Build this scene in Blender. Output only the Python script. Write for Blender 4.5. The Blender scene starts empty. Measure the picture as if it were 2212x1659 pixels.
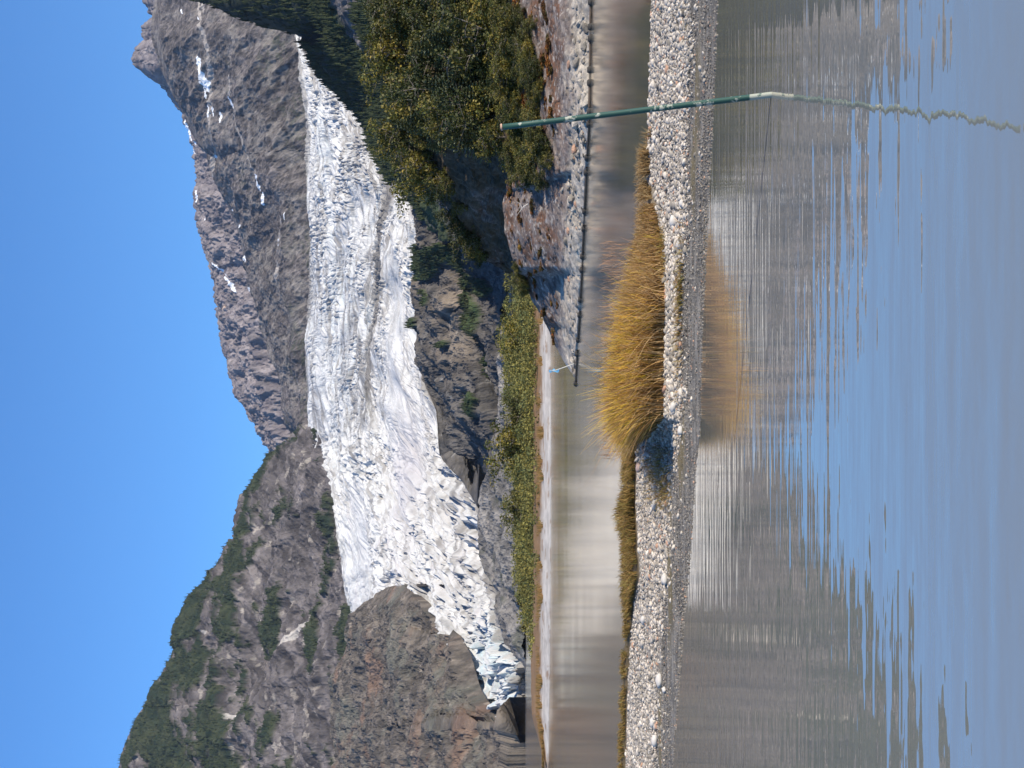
import bpy, math, random
import numpy as np
from mathutils import Vector, Matrix

random.seed(7)
RNG = np.random.default_rng(7)
SC = bpy.context.scene
COL = SC.collection
F = 3067.0            # focal length in units of a 2212 px long side
H = 2.5               # eye height over the lake
HZ = 1129.0           # horizon column in the photograph (2212 wide)

# ------------------------------------------------------------------ camera (phone held sideways: rolled 90 degrees)
cam_d = bpy.data.cameras.new('camera')
cam = bpy.data.objects.new('camera', cam_d)
COL.objects.link(cam)
SC.camera = cam
cam_d.sensor_width = 36.0
cam_d.lens = F / 2212.0 * 36.0
cam_d.clip_start = 0.1
cam_d.clip_end = 60000
PITCH = math.atan((HZ - 1106.0) / F)
fw = Vector((0, math.cos(PITCH), math.sin(PITCH)))
rt = Vector((1, 0, 0))
up = rt.cross(fw)
M = Matrix(((-up.x, rt.x, -fw.x, 0), (-up.y, rt.y, -fw.y, 0), (-up.z, rt.z, -fw.z, H), (0, 0, 0, 1)))
cam.matrix_world = M

# ------------------------------------------------------------------ light
SUN_AZ = math.radians(124)   # clockwise from the viewing direction (+Y)
SUN_EL = math.radians(33)
sun_d = bpy.data.lights.new('sun', 'SUN')
sun_d.energy = 5.0
sun_d.angle = math.radians(0.5)
sun_d.color = (1.0, 0.90, 0.75)
sun = bpy.data.objects.new('sun', sun_d)
COL.objects.link(sun)
to_sun = Vector((math.sin(SUN_AZ) * math.cos(SUN_EL), math.cos(SUN_AZ) * math.cos(SUN_EL), math.sin(SUN_EL)))
sun.rotation_euler = to_sun.to_track_quat('Z', 'Y').to_euler()
sun.location = (0, 0, 50)

W = bpy.data.worlds.new('World')
SC.world = W
W.use_nodes = True
wn = W.node_tree.nodes
wl = W.node_tree.links
sky = wn.new('ShaderNodeTexSky')
sky.sky_type = 'NISHITA'
sky.sun_disc = False
sky.sun_elevation = SUN_EL
sky.sun_rotation = SUN_AZ
sky.air_density = 1.0
sky.dust_density = 0.15
sky.ozone_density = 4.0
sky.altitude = 0
bg = wn['Background']
bg.inputs['Strength'].default_value = 0.105
tint = wn.new('ShaderNodeVectorMath'); tint.operation = 'MULTIPLY'
tint.inputs[1].default_value = (0.56, 1.0, 1.42)
wl.new(sky.outputs['Color'], tint.inputs[0])
wl.new(tint.outputs['Vector'], bg.inputs['Color'])

SC.view_settings.view_transform = 'Standard'
SC.view_settings.look = 'None'
SC.view_settings.gamma = 1
SC.view_settings.exposure = 0.36
SC.render.resolution_x = 1024
SC.render.resolution_y = 768


# ------------------------------------------------------------------ helpers
def tag(o, label=None, cat=None, group=None, kind=None):
    if label: o['label'] = label
    if cat: o['category'] = cat
    if group: o['group'] = group
    if kind: o['kind'] = kind
    return o


def P(x, y, d):
    """photo position (2212 x 1659, sideways) at distance d -> world"""
    a = (1106.0 - x) / F
    c = (829.5 - y) / F
    den = math.cos(PITCH) - a * math.sin(PITCH)
    k = d / den
    return np.stack(np.broadcast_arrays(k * c, d + 0 * k, H + k * (a * math.cos(PITCH) + math.sin(PITCH))), -1)


def hash3(ix, iy, iz, seed):
    n = (ix.astype(np.int64) * 374761393 + iy.astype(np.int64) * 668265263 + iz.astype(np.int64) * 2147483647 + seed * 974634777) & 0xFFFFFFFF
    n = ((n ^ (n >> 13)) * 1274126177) & 0xFFFFFFFF
    n = ((n ^ (n >> 16)) * 2246822519) & 0xFFFFFFFF
    n = n ^ (n >> 15)
    return (n & 0xFFFF).astype(np.float32) / 65535.0


GR = np.array([(1, 1, 0), (-1, 1, 0), (1, -1, 0), (-1, -1, 0), (1, 0, 1), (-1, 0, 1), (1, 0, -1), (-1, 0, -1),
               (0, 1, 1), (0, -1, 1), (0, 1, -1), (0, -1, -1), (1, 1, 0), (-1, 1, 0), (0, -1, 1), (0, -1, -1)], np.float32)


def gnoise(p, seed=0):
    f = np.floor(p)
    i = f.astype(np.int64)
    r = (p - f).astype(np.float32)
    w = r * r * r * (r * (r * 6 - 15) + 10)
    out = 0
    for dx in (0, 1):
        wx = w[..., 0] if dx else 1 - w[..., 0]
        for dy in (0, 1):
            wy = w[..., 1] if dy else 1 - w[..., 1]
            for dz in (0, 1):
                wz = w[..., 2] if dz else 1 - w[..., 2]
                h = (hash3(i[..., 0] + dx, i[..., 1] + dy, i[..., 2] + dz, seed) * 15.999).astype(np.int64)
                g = GR[h]
                out = out + wx * wy * wz * (g[..., 0] * (r[..., 0] - dx) + g[..., 1] * (r[..., 1] - dy) + g[..., 2] * (r[..., 2] - dz))
    return out            # about -1 .. 1


def fbm(p, octv=5, seed=0, gain=0.5, lac=2.1):
    a, o, t = 1.0, 0, 0
    for k in range(octv):
        o = o + a * gnoise(p * (lac ** k) + 17.3 * k, seed + k)
        t += a
        a *= gain
    return o / t * 1.6


def ridged(p, octv=5, seed=0, gain=0.5, lac=2.1):
    a, o, t = 1.0, 0, 0
    for k in range(octv):
        n = 1 - np.abs(gnoise(p * (lac ** k) + 31.7 * k, seed + k)) * 2
        o = o + a * n
        t += a
        a *= gain
    return o / t          # about -0.5 .. 1


def worley(p, seed=0):
    """F1, F2, cell random for 2-D/3-D points"""
    f = np.floor(p)
    i = f.astype(np.int64)
    d1 = np.full(p.shape[:-1], 9.0, np.float32)
    d2 = d1.copy()
    cid = np.zeros(p.shape[:-1], np.float32)
    for dx in (-1, 0, 1):
        for dy in (-1, 0, 1):
            cx, cy = i[..., 0] + dx, i[..., 1] + dy
            z = np.zeros_like(cx)
            px = cx + hash3(cx, cy, z, seed)
            py = cy + hash3(cx, cy, z, seed + 5)
            d = np.hypot(p[..., 0] - px, p[..., 1] - py).astype(np.float32)
            rr = hash3(cx, cy, z, seed + 9)
            m = d < d1
            d2 = np.where(m, d1, np.minimum(d2, d))
            cid = np.where(m, rr, cid)
            d1 = np.where(m, d, d1)
    return d1, d2, cid


def sstep(a, b, x):
    t = np.clip((x - a) / (b - a), 0, 1)
    return t * t * (3 - 2 * t)


def mix(a, b, t):
    t = np.asarray(t)[..., None]
    return np.asarray(a) * (1 - t) + np.asarray(b) * t


def make_mesh(name, V, Fc, C=None, mat=None, smooth=True, parent=None, nside=None):
    """V (n,3); Fc (m,k) face index array; C (n,3) colours"""
    V = np.asarray(V, np.float32).reshape(-1, 3)
    Fc = np.asarray(Fc, np.int32)
    k = Fc.shape[1]
    me = bpy.data.meshes.new(name)
    me.vertices.add(len(V))
    me.vertices.foreach_set('co', V.ravel())
    me.loops.add(Fc.size)
    me.loops.foreach_set('vertex_index', Fc.ravel())
    me.polygons.add(len(Fc))
    me.polygons.foreach_set('loop_start', np.arange(0, Fc.size, k, dtype=np.int32))
    me.polygons.foreach_set('loop_total', np.full(len(Fc), k, np.int32))
    me.polygons.foreach_set('use_smooth', np.full(len(Fc), smooth, bool))
    me.update(calc_edges=True)
    if C is not None:
        ca = me.color_attributes.new('Col', 'FLOAT_COLOR', 'POINT')
        cc = np.ones((len(V), 4), np.float32)
        cc[:, :3] = np.clip(np.asarray(C).reshape(-1, 3), 0.003, 1)
        ca.data.foreach_set('color', cc.ravel())
    o = bpy.data.objects.new(name, me)
    if mat: me.materials.append(mat)
    COL.objects.link(o)
    if parent: o.parent = parent
    return o


def grid_faces(nr, nc, flip=False):
    i = np.arange(nr * nc).reshape(nr, nc)
    a, b, c, d = i[:-1, :-1], i[:-1, 1:], i[1:, 1:], i[1:, :-1]
    q = np.stack([a, b, c, d] if not flip else [a, d, c, b], -1)
    return q.reshape(-1, 4)


def vmat(name, rough=0.9, bscale=0.2, bstr=0.4, bdist=1.0, vary=0.35, vscale=0.5, spec=0.3, sheen=False, trans=0.0, rnd=False):
    m = bpy.data.materials.new(name)
    m.use_nodes = True
    n, l = m.node_tree.nodes, m.node_tree.links
    b = n['Principled BSDF']
    b.inputs['Roughness'].default_value = rough
    b.inputs['Specular IOR Level'].default_value = spec
    at = n.new('ShaderNodeAttribute'); at.attribute_name = 'Col'
    ge = n.new('ShaderNodeNewGeometry')
    no = n.new('ShaderNodeTexNoise')
    no.inputs['Scale'].default_value = vscale
    no.inputs['Detail'].default_value = 6
    no.inputs['Roughness'].default_value = 0.65
    l.new(ge.outputs['Position'], no.inputs['Vector'])
    mr = n.new('ShaderNodeMapRange')
    mr.inputs['From Min'].default_value = 0.25
    mr.inputs['From Max'].default_value = 0.75
    mr.inputs['To Min'].default_value = 1 - vary
    mr.inputs['To Max'].default_value = 1 + vary
    l.new(no.outputs['Fac'], mr.inputs['Value'])
    mx = n.new('ShaderNodeVectorMath'); mx.operation = 'SCALE'
    l.new(at.outputs['Color'], mx.inputs[0])
    l.new(mr.outputs['Result'], mx.inputs['Scale'])
    if rnd:
        oi = n.new('ShaderNodeObjectInfo')
        cr = n.new('ShaderNodeValToRGB')
        e = cr.color_ramp.elements
        e[0].color = (0.30, 0.40, 0.40, 1); e[1].color = (1.45, 1.3, 0.95, 1)
        k_ = e.new(0.5); k_.color = (0.85, 0.85, 0.85, 1)
        l.new(oi.outputs['Random'], cr.inputs[0])
        mm = n.new('ShaderNodeVectorMath'); mm.operation = 'MULTIPLY'
        l.new(mx.outputs['Vector'], mm.inputs[0]); l.new(cr.outputs[0], mm.inputs[1])
        mx = mm
    l.new(mx.outputs['Vector'], b.inputs['Base Color'])
    if bstr > 0:
        nb = n.new('ShaderNodeTexNoise')
        nb.inputs['Scale'].default_value = bscale
        nb.inputs['Detail'].default_value = 7
        nb.inputs['Roughness'].default_value = 0.7
        l.new(ge.outputs['Position'], nb.inputs['Vector'])
        bu = n.new('ShaderNodeBump')
        bu.inputs['Strength'].default_value = bstr
        bu.inputs['Distance'].default_value = bdist
        l.new(nb.outputs['Fac'], bu.inputs['Height'])
        l.new(bu.outputs['Normal'], b.inputs['Normal'])
    if trans > 0:
        tr = n.new('ShaderNodeBsdfTranslucent')
        l.new(mx.outputs['Vector'], tr.inputs['Color'])
        ms = n.new('ShaderNodeMixShader'); ms.inputs[0].default_value = trans
        l.new(b.outputs[0], ms.inputs[1]); l.new(tr.outputs[0], ms.inputs[2])
        l.new(ms.outputs[0], n['Material Output'].inputs['Surface'])
    return m


def curve(pts, y):
    pts = sorted(pts, key=lambda q: q[1])
    return np.interp(y, [q[1] for q in pts], [q[0] for q in pts])


def jag(pts, amp, scale, seed):
    pts = sorted(pts, key=lambda q: q[1])
    y = np.arange(pts[0][1], pts[-1][1], 1.5)
    x = np.interp(y, [q[1] for q in pts], [q[0] for q in pts])
    n = ridged(np.stack([y / scale, y * 0 + seed, y * 0], -1), 4, seed, 0.6) - 0.3
    return list(zip(x - n * amp, y))


def normals(G):
    du = np.gradient(G, axis=1)
    dv = np.gradient(G, axis=0)
    n = np.cross(du, dv)
    n /= np.linalg.norm(n, axis=-1, keepdims=True) + 1e-9
    n[n[..., 1] > 0] *= -1
    return n


def sheet(y0, y1, nc, rows, nr, tt=None):
    """rows: list from bottom to top of (curve pts, depth or depth pts). returns grid (nr,nc,3), photo x grid, y grid"""
    y = np.linspace(y0, y1, nc)
    xs, ds = [], []
    for (pts, dep) in rows:
        xs.append(curve(pts, y) if not np.isscalar(pts) else np.full(nc, float(pts)))
        ds.append(np.full(nc, float(dep)) if np.isscalar(dep) else curve(dep, y))
    xs, ds = np.array(xs), np.array(ds)
    t = np.linspace(0, len(rows) - 1, nr) if tt is None else np.interp(np.linspace(0, 1, nr), tt, np.arange(len(rows)))
    i = np.minimum(t.astype(int), len(rows) - 2)
    f = (t - i)[:, None]
    X = xs[i] * (1 - f) + xs[i + 1] * f
    D = ds[i] * (1 - f) + ds[i + 1] * f
    Y = np.broadcast_to(y, X.shape)
    return P(X, Y, D), X, Y, D


def close_back(G, C, drop, back, n=5):
    """give the crest a far side that falls away behind it"""
    top = G[-1]
    rows, cr = [], []
    for k in range(1, n + 1):
        f = k / n
        r = top.copy()
        r[:, 1] += back * f
        r[:, 2] -= drop * f ** 1.3
        rows.append(r); cr.append(C[-1])
    return np.concatenate([G, np.array(rows)]), np.concatenate([C, np.array(cr)])


def seg_mask(X, Y, segs, wob=None):
    """thin lens-shaped patches (snow) in slope coordinates"""
    m = np.zeros(X.shape, np.float32)
    for (xa, ya, xb, yb, w) in segs:
        dx, dy = xb - xa, yb - ya
        L2 = dx * dx + dy * dy
        t = ((X - xa) * dx + (Y - ya) * dy) / L2
        tc = np.clip(t, 0, 1)
        d = np.hypot(X - xa - tc * dx, Y - ya - tc * dy)
        ww = w * np.sqrt(np.clip(1 - (2 * tc - 1) ** 2, 0.02, 1))
        if wob is not None: ww = ww * (1 + wob)
        m = np.maximum(m, (d < ww).astype(np.float32))
    return m


def plant_conifers(name, Gp, mask, n, h0, h1, mat, seed, label):
    """small tiered conifers standing on a slope wherever mask is high"""
    r = np.random.default_rng(seed)
    ok = np.argwhere(mask > 0.5)
    ok = ok[r.integers(0, len(ok), n)]
    p = Gp[ok[:, 0], ok[:, 1]] + r.normal(0, 1.2, (n, 3)) * np.array([1, 1, 0])
    hh = r.uniform(h0, h1, n)
    w = hh * r.uniform(0.17, 0.27, n)
    sides = 6
    an = np.linspace(0, 2 * np.pi, sides, endpoint=False)
    V, Fc, off = [], [], 0
    for (z0_, z1_, ws) in ((-0.15, 0.55, 1.0), (0.28, 0.80, 0.72), (0.56, 1.0, 0.42)):
        a_ = an[None] + r.uniform(0, 6, n)[:, None]
        rad = (w * ws)[:, None] * r.uniform(0.6, 1.25, (n, sides))
        ring = np.stack([p[:, None, 0] + np.cos(a_) * rad, p[:, None, 1] + np.sin(a_) * rad, p[:, None, 2] + (hh * z0_)[:, None] + 0 * a_ + r.normal(0, 0.03, (n, sides)) * hh[:, None]], -1)
        apex = p + np.stack([r.normal(0, 0.02, n) * hh, 0 * hh, hh * z1_], -1)
        V.append(np.concatenate([ring, apex[:, None]], 1))
        k = np.arange(sides)
        f_ = np.stack([k, (k + 1) % sides, np.full(sides, sides)], -1)
        Fc.append(f_[None] + (np.arange(n) * (sides + 1))[:, None, None] + off)
        off += n * (sides + 1)
    cols = mix((0.016, 0.028, 0.014), (0.05, 0.062, 0.026), r.random(n))
    C = np.concatenate([np.repeat(cols, sides + 1, 0)] * 3)
    o = make_mesh(name, np.concatenate([v.reshape(-1, 3) for v in V]), np.concatenate([f_.reshape(-1, 3) for f_ in Fc]), C, mat, False)
    tag(o, label, 'forest', kind='stuff')
    return o


# ------------------------------------------------------------------ materials
M_rock_far = vmat('far_rock', 0.95, 0.03, 0.6, 10.0, 0.30, 0.03)
M_rock_mid = vmat('mid_rock', 0.95, 0.06, 0.7, 6.0, 0.35, 0.05)
M_glacier = vmat('glacier_ice', 0.7, 0.12, 0.5, 3.0, 0.12, 0.03, 0.4)
M_rock = vmat('knoll_rock', 0.9, 3.0, 0.8, 0.12, 0.35, 2.2)
M_gravel = vmat('gravel_sand', 0.95, 30.0, 0.7, 0.02, 0.25, 14.0)
M_pebble = vmat('pebble_stone', 0.85, 60.0, 0.2, 0.005, 0.15, 40.0)
M_leaf = vmat('leaf', 0.6, 1, 0, 1, 0.25, 1.2, 0.35, trans=0.15, rnd=True)
M_leaf_far = vmat('leaf_far', 0.7, 1, 0, 1, 0.35, 0.25, 0.3, trans=0.2)
M_heath = vmat('heath_leaf', 0.7, 1, 0, 1, 0.3, 1.5, 0.25, trans=0.1, rnd=True)
M_needle = vmat('needle', 0.75, 1, 0, 1, 0.2, 2.0, 0.25, rnd=True)
M_bark = vmat('bark', 0.9, 20.0, 0.5, 0.02, 0.25, 8.0)
M_blade = vmat('sedge_blade', 0.6, 1, 0, 1, 0.15, 3.0, 0.3, trans=0.25)
M_forest = vmat('forest_canopy', 0.95, 0.2, 0.8, 4.0, 0.35, 0.08)


# ------------------------------------------------------------------ water
def water_material():
    m = bpy.data.materials.new('lake_water')
    m.use_nodes = True
    n, l = m.node_tree.nodes, m.node_tree.links
    n.remove(n['Principled BSDF'])
    ge = n.new('ShaderNodeNewGeometry')
    sp = n.new('ShaderNodeSeparateXYZ')
    l.new(ge.outputs['Position'], sp.inputs[0])

    def noise(sx, sy, rot, detail, rough=0.5):
        mp = n.new('ShaderNodeMapping')
        mp.inputs['Rotation'].default_value = (0, 0, rot)
        mp.inputs['Scale'].default_value = (sx, sy, 1)
        l.new(ge.outputs['Position'], mp.inputs['Vector'])
        t = n.new('ShaderNodeTexNoise')
        t.inputs['Scale'].default_value = 1
        t.inputs['Detail'].default_value = detail
        t.inputs['Roughness'].default_value = rough
        l.new(mp.outputs[0], t.inputs['Vector'])
        return t.outputs['Fac']

    def math_(op, a, b):
        x = n.new('ShaderNodeMath'); x.operation = op
        for i, v in enumerate((a, b)):
            if isinstance(v, (int, float)): x.inputs[i].default_value = v
            else: l.new(v, x.inputs[i])
        return x.outputs[0]

    def rng(v, a, b, c, d):
        x = n.new('ShaderNodeMapRange')
        l.new(v, x.inputs['Value'])
        for k, q in (('From Min', a), ('From Max', b), ('To Min', c), ('To Max', d)): x.inputs[k].default_value = q
        return x.outputs['Result']

    rip = noise(0.45, 5.5, 0.05, 2)            # 14 cm ripples, long crests
    swell = noise(0.55, 2.2, -0.16, 1)         # slower swell near the camera
    wig = noise(3.0, 4.5, 0.3, 1)
    near = rng(sp.outputs['Y'], 7.0, 15.5, 1.0, 0.0)
    big = noise(0.30, 2.6, -0.07, 1)
    h = math_('ADD', math_('MULTIPLY', rip, 0.0023), math_('MULTIPLY', big, 0.0030))
    h = math_('ADD', h, math_('MULTIPLY', math_('MULTIPLY', swell, near), 0.013))
    h = math_('ADD', h, math_('MULTIPLY', math_('MULTIPLY', wig, near), 0.0032))
    rip2 = noise(0.8, 8.5, 0.03, 1)
    band = rng(sp.outputs['Y'], 9.5, 12.5, 0.0, 1.0)
    h = math_('ADD', h, math_('MULTIPLY', math_('MULTIPLY', rip2, band), 0.0020))
    far = rng(sp.outputs['Y'], 20.0, 28.0, 1.0, 0.06)
    h = math_('MULTIPLY', h, far)
    bu = n.new('ShaderNodeBump')
    bu.inputs['Strength'].default_value = 1
    bu.inputs['Distance'].default_value = 1
    l.new(h, bu.inputs['Height'])
    # wind ruffle: rougher in the channel behind the bar
    ruf = rng(sp.outputs['Y'], 24.0, 32.0, 0.0, 1.0)
    patch = rng(noise(0.05, 0.12, 0.35, 2), 0.35, 0.65, 0.075, 0.105)
    rough = math_('ADD', math_('MULTIPLY', ruf, patch), 0.012)
    gl = n.new('ShaderNodeBsdfGlossy')
    gl.inputs['Color'].default_value = (0.97, 0.91, 0.82, 1)
    l.new(rough, gl.inputs['Roughness'])
    l.new(bu.outputs[0], gl.inputs['Normal'])
    df = n.new('ShaderNodeBsdfDiffuse')
    df.inputs['Color'].default_value = (0.225, 0.23, 0.21, 1)
    lw = n.new('ShaderNodeLayerWeight')
    lw.inputs['Blend'].default_value = 0.5
    l.new(bu.outputs[0], lw.inputs['Normal'])
    fac = rng(lw.outputs['Facing'], 0.50, 1.0, 0.02, 0.96)
    ms = n.new('ShaderNodeMixShader')
    l.new(fac, ms.inputs[0])
    l.new(df.outputs[0], ms.inputs[1])
    l.new(gl.outputs[0], ms.inputs[2])
    l.new(ms.outputs[0], n['Material Output'].inputs['Surface'])
    return m


def flat_sheet(name, x0, x1, y0, y1, z, mat):
    V = [(x0, y0, z), (x1, y0, z), (x1, y1, z), (x0, y1, z)]
    return make_mesh(name, V, [[0, 1, 2, 3]], None, mat, False)


WATER = flat_sheet('lake_water', -9000, 9000, -400, 9500, 0.0, water_material())
tag(WATER, kind='structure')
bed = bpy.data.materials.new('silt'); bed.use_nodes = True
bed.node_tree.nodes['Principled BSDF'].inputs['Base Color'].default_value = (0.2, 0.19, 0.16, 1)
tag(flat_sheet('ground', -9000, 9000, -400, 9500, -6.0, bed), kind='structure')

# ------------------------------------------------------------------ far mountains
ridge_back = [(318, -260), (330, -150), (300, -80), (315, 0), (325, 20), (337, 38), (322, 48), (313, 58), (312, 72), (320, 88), (300, 104),
              (292, 127), (296, 142), (310, 152), (330, 168), (352, 182), (380, 216), (397, 240), (405, 262), (414, 290), (421, 312), (424, 337),
              (430, 372), (433, 387), (424, 410), (425, 440), (427, 462), (434, 490), (442, 515), (449, 545), (457, 570), (466, 600),
              (469, 622), (471, 645), (472, 665), (475, 690), (482, 727), (494, 775), (507, 825), (512, 837), (526, 858), (542, 880),
              (560, 905), (580, 935), (596, 965), (612, 1014), (640, 1060), (700, 1200), (745, 1500)]
G, X, Y, D = sheet(-260, 1230, 1100, [(780, 6000), ([(q[0] * 0.45 + 640 * 0.55, q[1]) for q in ridge_back], 6500), ([(q[0] * 0.94 + 640 * 0.06, q[1]) for q in ridge_back], 7100), (jag(ridge_back, 8, 26, 3), 7200)], 330, (0, 0.45, 0.93, 1))
hgt = np.linspace(0, 1, 330)[:, None]
N = normals(G)
q = G / np.array([170, 600, 420])
rel = ridged(q, 6, 3, 0.55)
rel2 = ridged(G / np.array([70, 300, 420]), 4, 9, 0.5)
fade = np.clip((1 - hgt) * 6, 0.12, 1)
rel3 = ridged(G / np.array([35, 60, 90]), 4, 13, 0.6)
G2 = G + N * ((rel * 60 + rel2 * 16) * fade + rel3 * 7 * np.clip(fade, 0.5, 1))[..., None]
G2[..., 2] += (np.abs(rel3) * 16 - 5) * np.clip(hgt * 2, 0, 1)
c = mix((0.13, 0.112, 0.118), (0.25, 0.218, 0.215), sstep(-0.5, 0.5, fbm(G / np.array([45, 90, 260]), 5, 21, 0.6)))
c = mix(c, (0.075, 0.07, 0.075), sstep(0.15, 0.5, fbm(G / np.array([60, 200, 300]), 4, 33)) * 0.6)
snow = seg_mask(X, Y, [(484, 562, 510, 592, 1.8), (510, 594, 537, 632, 3.0), (430, 412, 438, 438, 5), (404, 258, 421, 306, 3.2), (423, 318, 428, 337, 3),
                       (430, 303, 434, 312, 2), (449, 470, 452, 476, 1.5)])
c = mix(c, (0.85, 0.87, 0.9), snow)
c = mix(c, (0.42, 0.30, 0.22), seg_mask(X, Y, [(500, 668, 517, 658, 3)]) * 0.7)
G2, c = close_back(G2, c, 1500, 1500)
o = make_mesh('mountain_range_back', G2, grid_faces(*G2.shape[:2]), c, M_rock_far)
tag(o, kind='structure')

ridge_front = [(420, -300), (370, -160), (345, -50), (338, 0), (332, 40), (329, 72), (334, 95), (342, 120), (356, 160), (372, 195), (397, 240), (408, 265), (425, 302),
               (447, 325), (460, 370), (478, 410), (497, 447), (510, 480), (522, 515), (536, 570), (547, 622), (560, 665), (572, 710),
               (586, 750), (597, 790), (606, 825), (614, 870), (626, 905), (645, 940), (664, 958), (720, 1020), (790, 1100)]
G, X, Y, D = sheet(-300, 1090, 1150, [(800, 4250), ([(q[0] * 0.35 + 690 * 0.65, q[1]) for q in ridge_front], 4600), ([(q[0] * 0.8 + 690 * 0.2, q[1]) for q in ridge_front], 5100), ([(q[0] * 0.96 + 690 * 0.04, q[1]) for q in ridge_front], 5420), (jag(ridge_front, 3, 14, 4), 5500)], 430, (0, 0.3, 0.72, 0.95, 1))
N = normals(G)
dg0 = np.array([[0.87, 0, 0.5], [0, 1, 0], [-0.5, 0, 0.87]])
Gd0 = G @ dg0.T
hgt = np.linspace(0, 1, 430)[:, None]
fade = np.clip((1 - hgt) * 9, 0.15, 1)
rel = ridged(Gd0 / np.array([190, 500, 520]), 5, 41, 0.5)
rel2 = ridged(G / np.array([48, 70, 50]), 5, 47, 0.62)
dg = np.array([[0.77, 0, 0.64], [0, 1, 0], [-0.64, 0, 0.77]])
Gd = G @ dg.T
rel3 = ridged(Gd / np.array([14, 40, 34]), 4, 49, 0.65)
G2 = G + N * ((rel * 42 + rel2 * 6 + rel3 * 3.5) * fade)[..., None]
c = mix((0.05, 0.044, 0.043), (0.17, 0.147, 0.137), sstep(-0.4, 0.5, fbm(Gd / np.array([16, 30, 42]), 6, 51, 0.75)))
veg = sstep(0.0, 0.35, fbm(G / 230, 5, 61, 0.6) + (X - 600) / 260)
c = mix(c, (0.045, 0.055, 0.035), veg * 0.6 * sstep(-0.1, 0.2, fbm(G / 20, 4, 66)))
c = c * (1 + 0.45 * fbm(Gd0 / np.array([160, 400, 380]), 4, 77))[..., None]
tal = sstep(0.1, 0.35, ridged(G / np.array([120, 300, 420]), 3, 71) - 0.45 + fbm(G / 30, 4, 72) * 0.35)
c = mix(c, (0.25, 0.225, 0.20), tal * 0.45)
scree = seg_mask(X, Y, [(445, 0, 452, 30, 3), (435, 5, 460, 80, 3), (456, 60, 468, 110, 5), (468, 100, 463, 190, 4), (463, 190, 478, 300, 3.5), (478, 300, 482, 380, 2.5), (482, 380, 492, 420, 2.5),
                        (508, 140, 512, 205, 3), (516, 240, 528, 262, 2.5), (528, 262, 552, 330, 2), (552, 330, 575, 380, 1.5), (612, 440, 624, 560, 2.2), (624, 560, 620, 610, 2)], fbm(G / 20, 3, 5))
c = mix(c, (0.33, 0.295, 0.265), scree * 0.9)
snow = seg_mask(X, Y, [(442, 120, 449, 155, 4.2), (449, 150, 460, 196, 5.5), (452, 190, 458, 210, 1.5), (463, 220, 468, 250, 1.8), (474, 226, 478, 248, 1.8), (489, 238, 493, 262, 1.7),
                       (508, 205, 516, 237, 2.4), (530, 233, 532, 240, 1.6), (572, 372, 580, 410, 2.2), (584, 412, 586, 442, 2.2), (530, 474, 533, 502, 3.6), (538, 480, 539, 486, 2),
                       (547, 548, 551, 564, 2), (557, 615, 560, 630, 1.8), (512, 448, 513, 453, 2), (610, 515, 614, 530, 1.7), (632, 458, 628, 475, 1.8), (573, 655, 574, 664, 1.4),
                       (481, 330, 483, 340, 1.3), (394, 20, 396, 30, 1.5), (441, 40, 443, 46, 1.5), (594, 850, 604, 880, 1.3)], fbm(G / 14, 3, 5) * 0.8)
c = mix(c, (0.86, 0.87, 0.88), snow)
G2, c = close_back(G2, c, 900, 900)
o = make_mesh('mountain_range_front', G2, grid_faces(*G2.shape[:2]), c, M_rock_far)
tag(o, kind='structure')

# left mountain
ridge_left = [(715, 905), (690, 935), (664, 958), (640, 988), (615, 1015), (600, 1030), (580, 1052), (562, 1075), (545, 1100), (528, 1135), (513, 1185), (500, 1205),
              (474, 1244), (455, 1270), (430, 1310), (408, 1338), (398, 1362), (388, 1400), (375, 1430), (362, 1455), (345, 1490), (325, 1515), (315, 1535),
              (300, 1555), (281, 1590), (268, 1625), (262, 1659), (250, 1700), (225, 1800), (200, 1950)]
G, X, Y, D = sheet(905, 1950, 950, [(1090, [(0, 0), (3000, 905), (2700, 1950)]), (745, [(0, 0), (3750, 905), (3400, 1500), (3200, 1950)]),
                                   ([(q[0] * 0.5 + 745 * 0.5, q[1]) for q in ridge_left], 3950), ([(q[0] * 0.96 + 745 * 0.04, q[1]) for q in ridge_left], 4450), (jag(ridge_left, 4, 22, 5), 4500)], 560, (0, 0.25, 0.6, 0.96, 1))
G[..., 1] = np.where(G[..., 1] < 1, 3000, G[..., 1])
N = normals(G)
hgt = np.linspace(0, 1, 560)[:, None]
fade = np.clip((1 - hgt) * 12, 0.2, 1) * np.clip((Y - 905) / 40, 0.1, 1)
rel = ridged(G / np.array([300, 420, 240]), 6, 81, 0.55)
rel2 = ridged(G / np.array([70, 100, 45]) + fbm(G / 150, 2, 90)[..., None] * 0.6, 5, 87, 0.6)
vegn = fbm(G / np.array([210, 260, 130]), 6, 91, 0.62)
veg = sstep(-0.02, 0.10, vegn + 0.10 * sstep(745, 350, X) + 0.12 * np.exp(-((X - 545) / 55) ** 2 - ((Y - 1350) / 110) ** 2) * 2.5
            + 0.22 * np.exp(-((X - 475) / 70) ** 2 - ((Y - 1590) / 60) ** 2) - 0.35 * np.exp(-((X - 600) / 70) ** 2 - ((Y - 1480) / 90) ** 2)
            - 0.22 * np.exp(-((X - 690) / 45) ** 2) - 0.05 + 0.12 * sstep(1380, 1600, Y) * sstep(640, 520, X))
clump = ridged(G / 14, 3, 95)
rs = np.array([[0.82, 0, 0.57], [0, 1, 0], [-0.57, 0, 0.82]])
rel3 = ridged((G @ rs.T) / np.array([90, 80, 12]), 4, 89, 0.6)
G2 = G + N * ((rel * 80 + rel2 * 9 + rel3 * 6) * fade + veg * (6 + 7 * clump) * fade)[..., None]
c = mix((0.048, 0.042, 0.042), (0.145, 0.127, 0.124), sstep(-0.4, 0.45, fbm((G @ rs.T) / np.array([110, 90, 26]), 6, 101, 0.66)))
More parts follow.
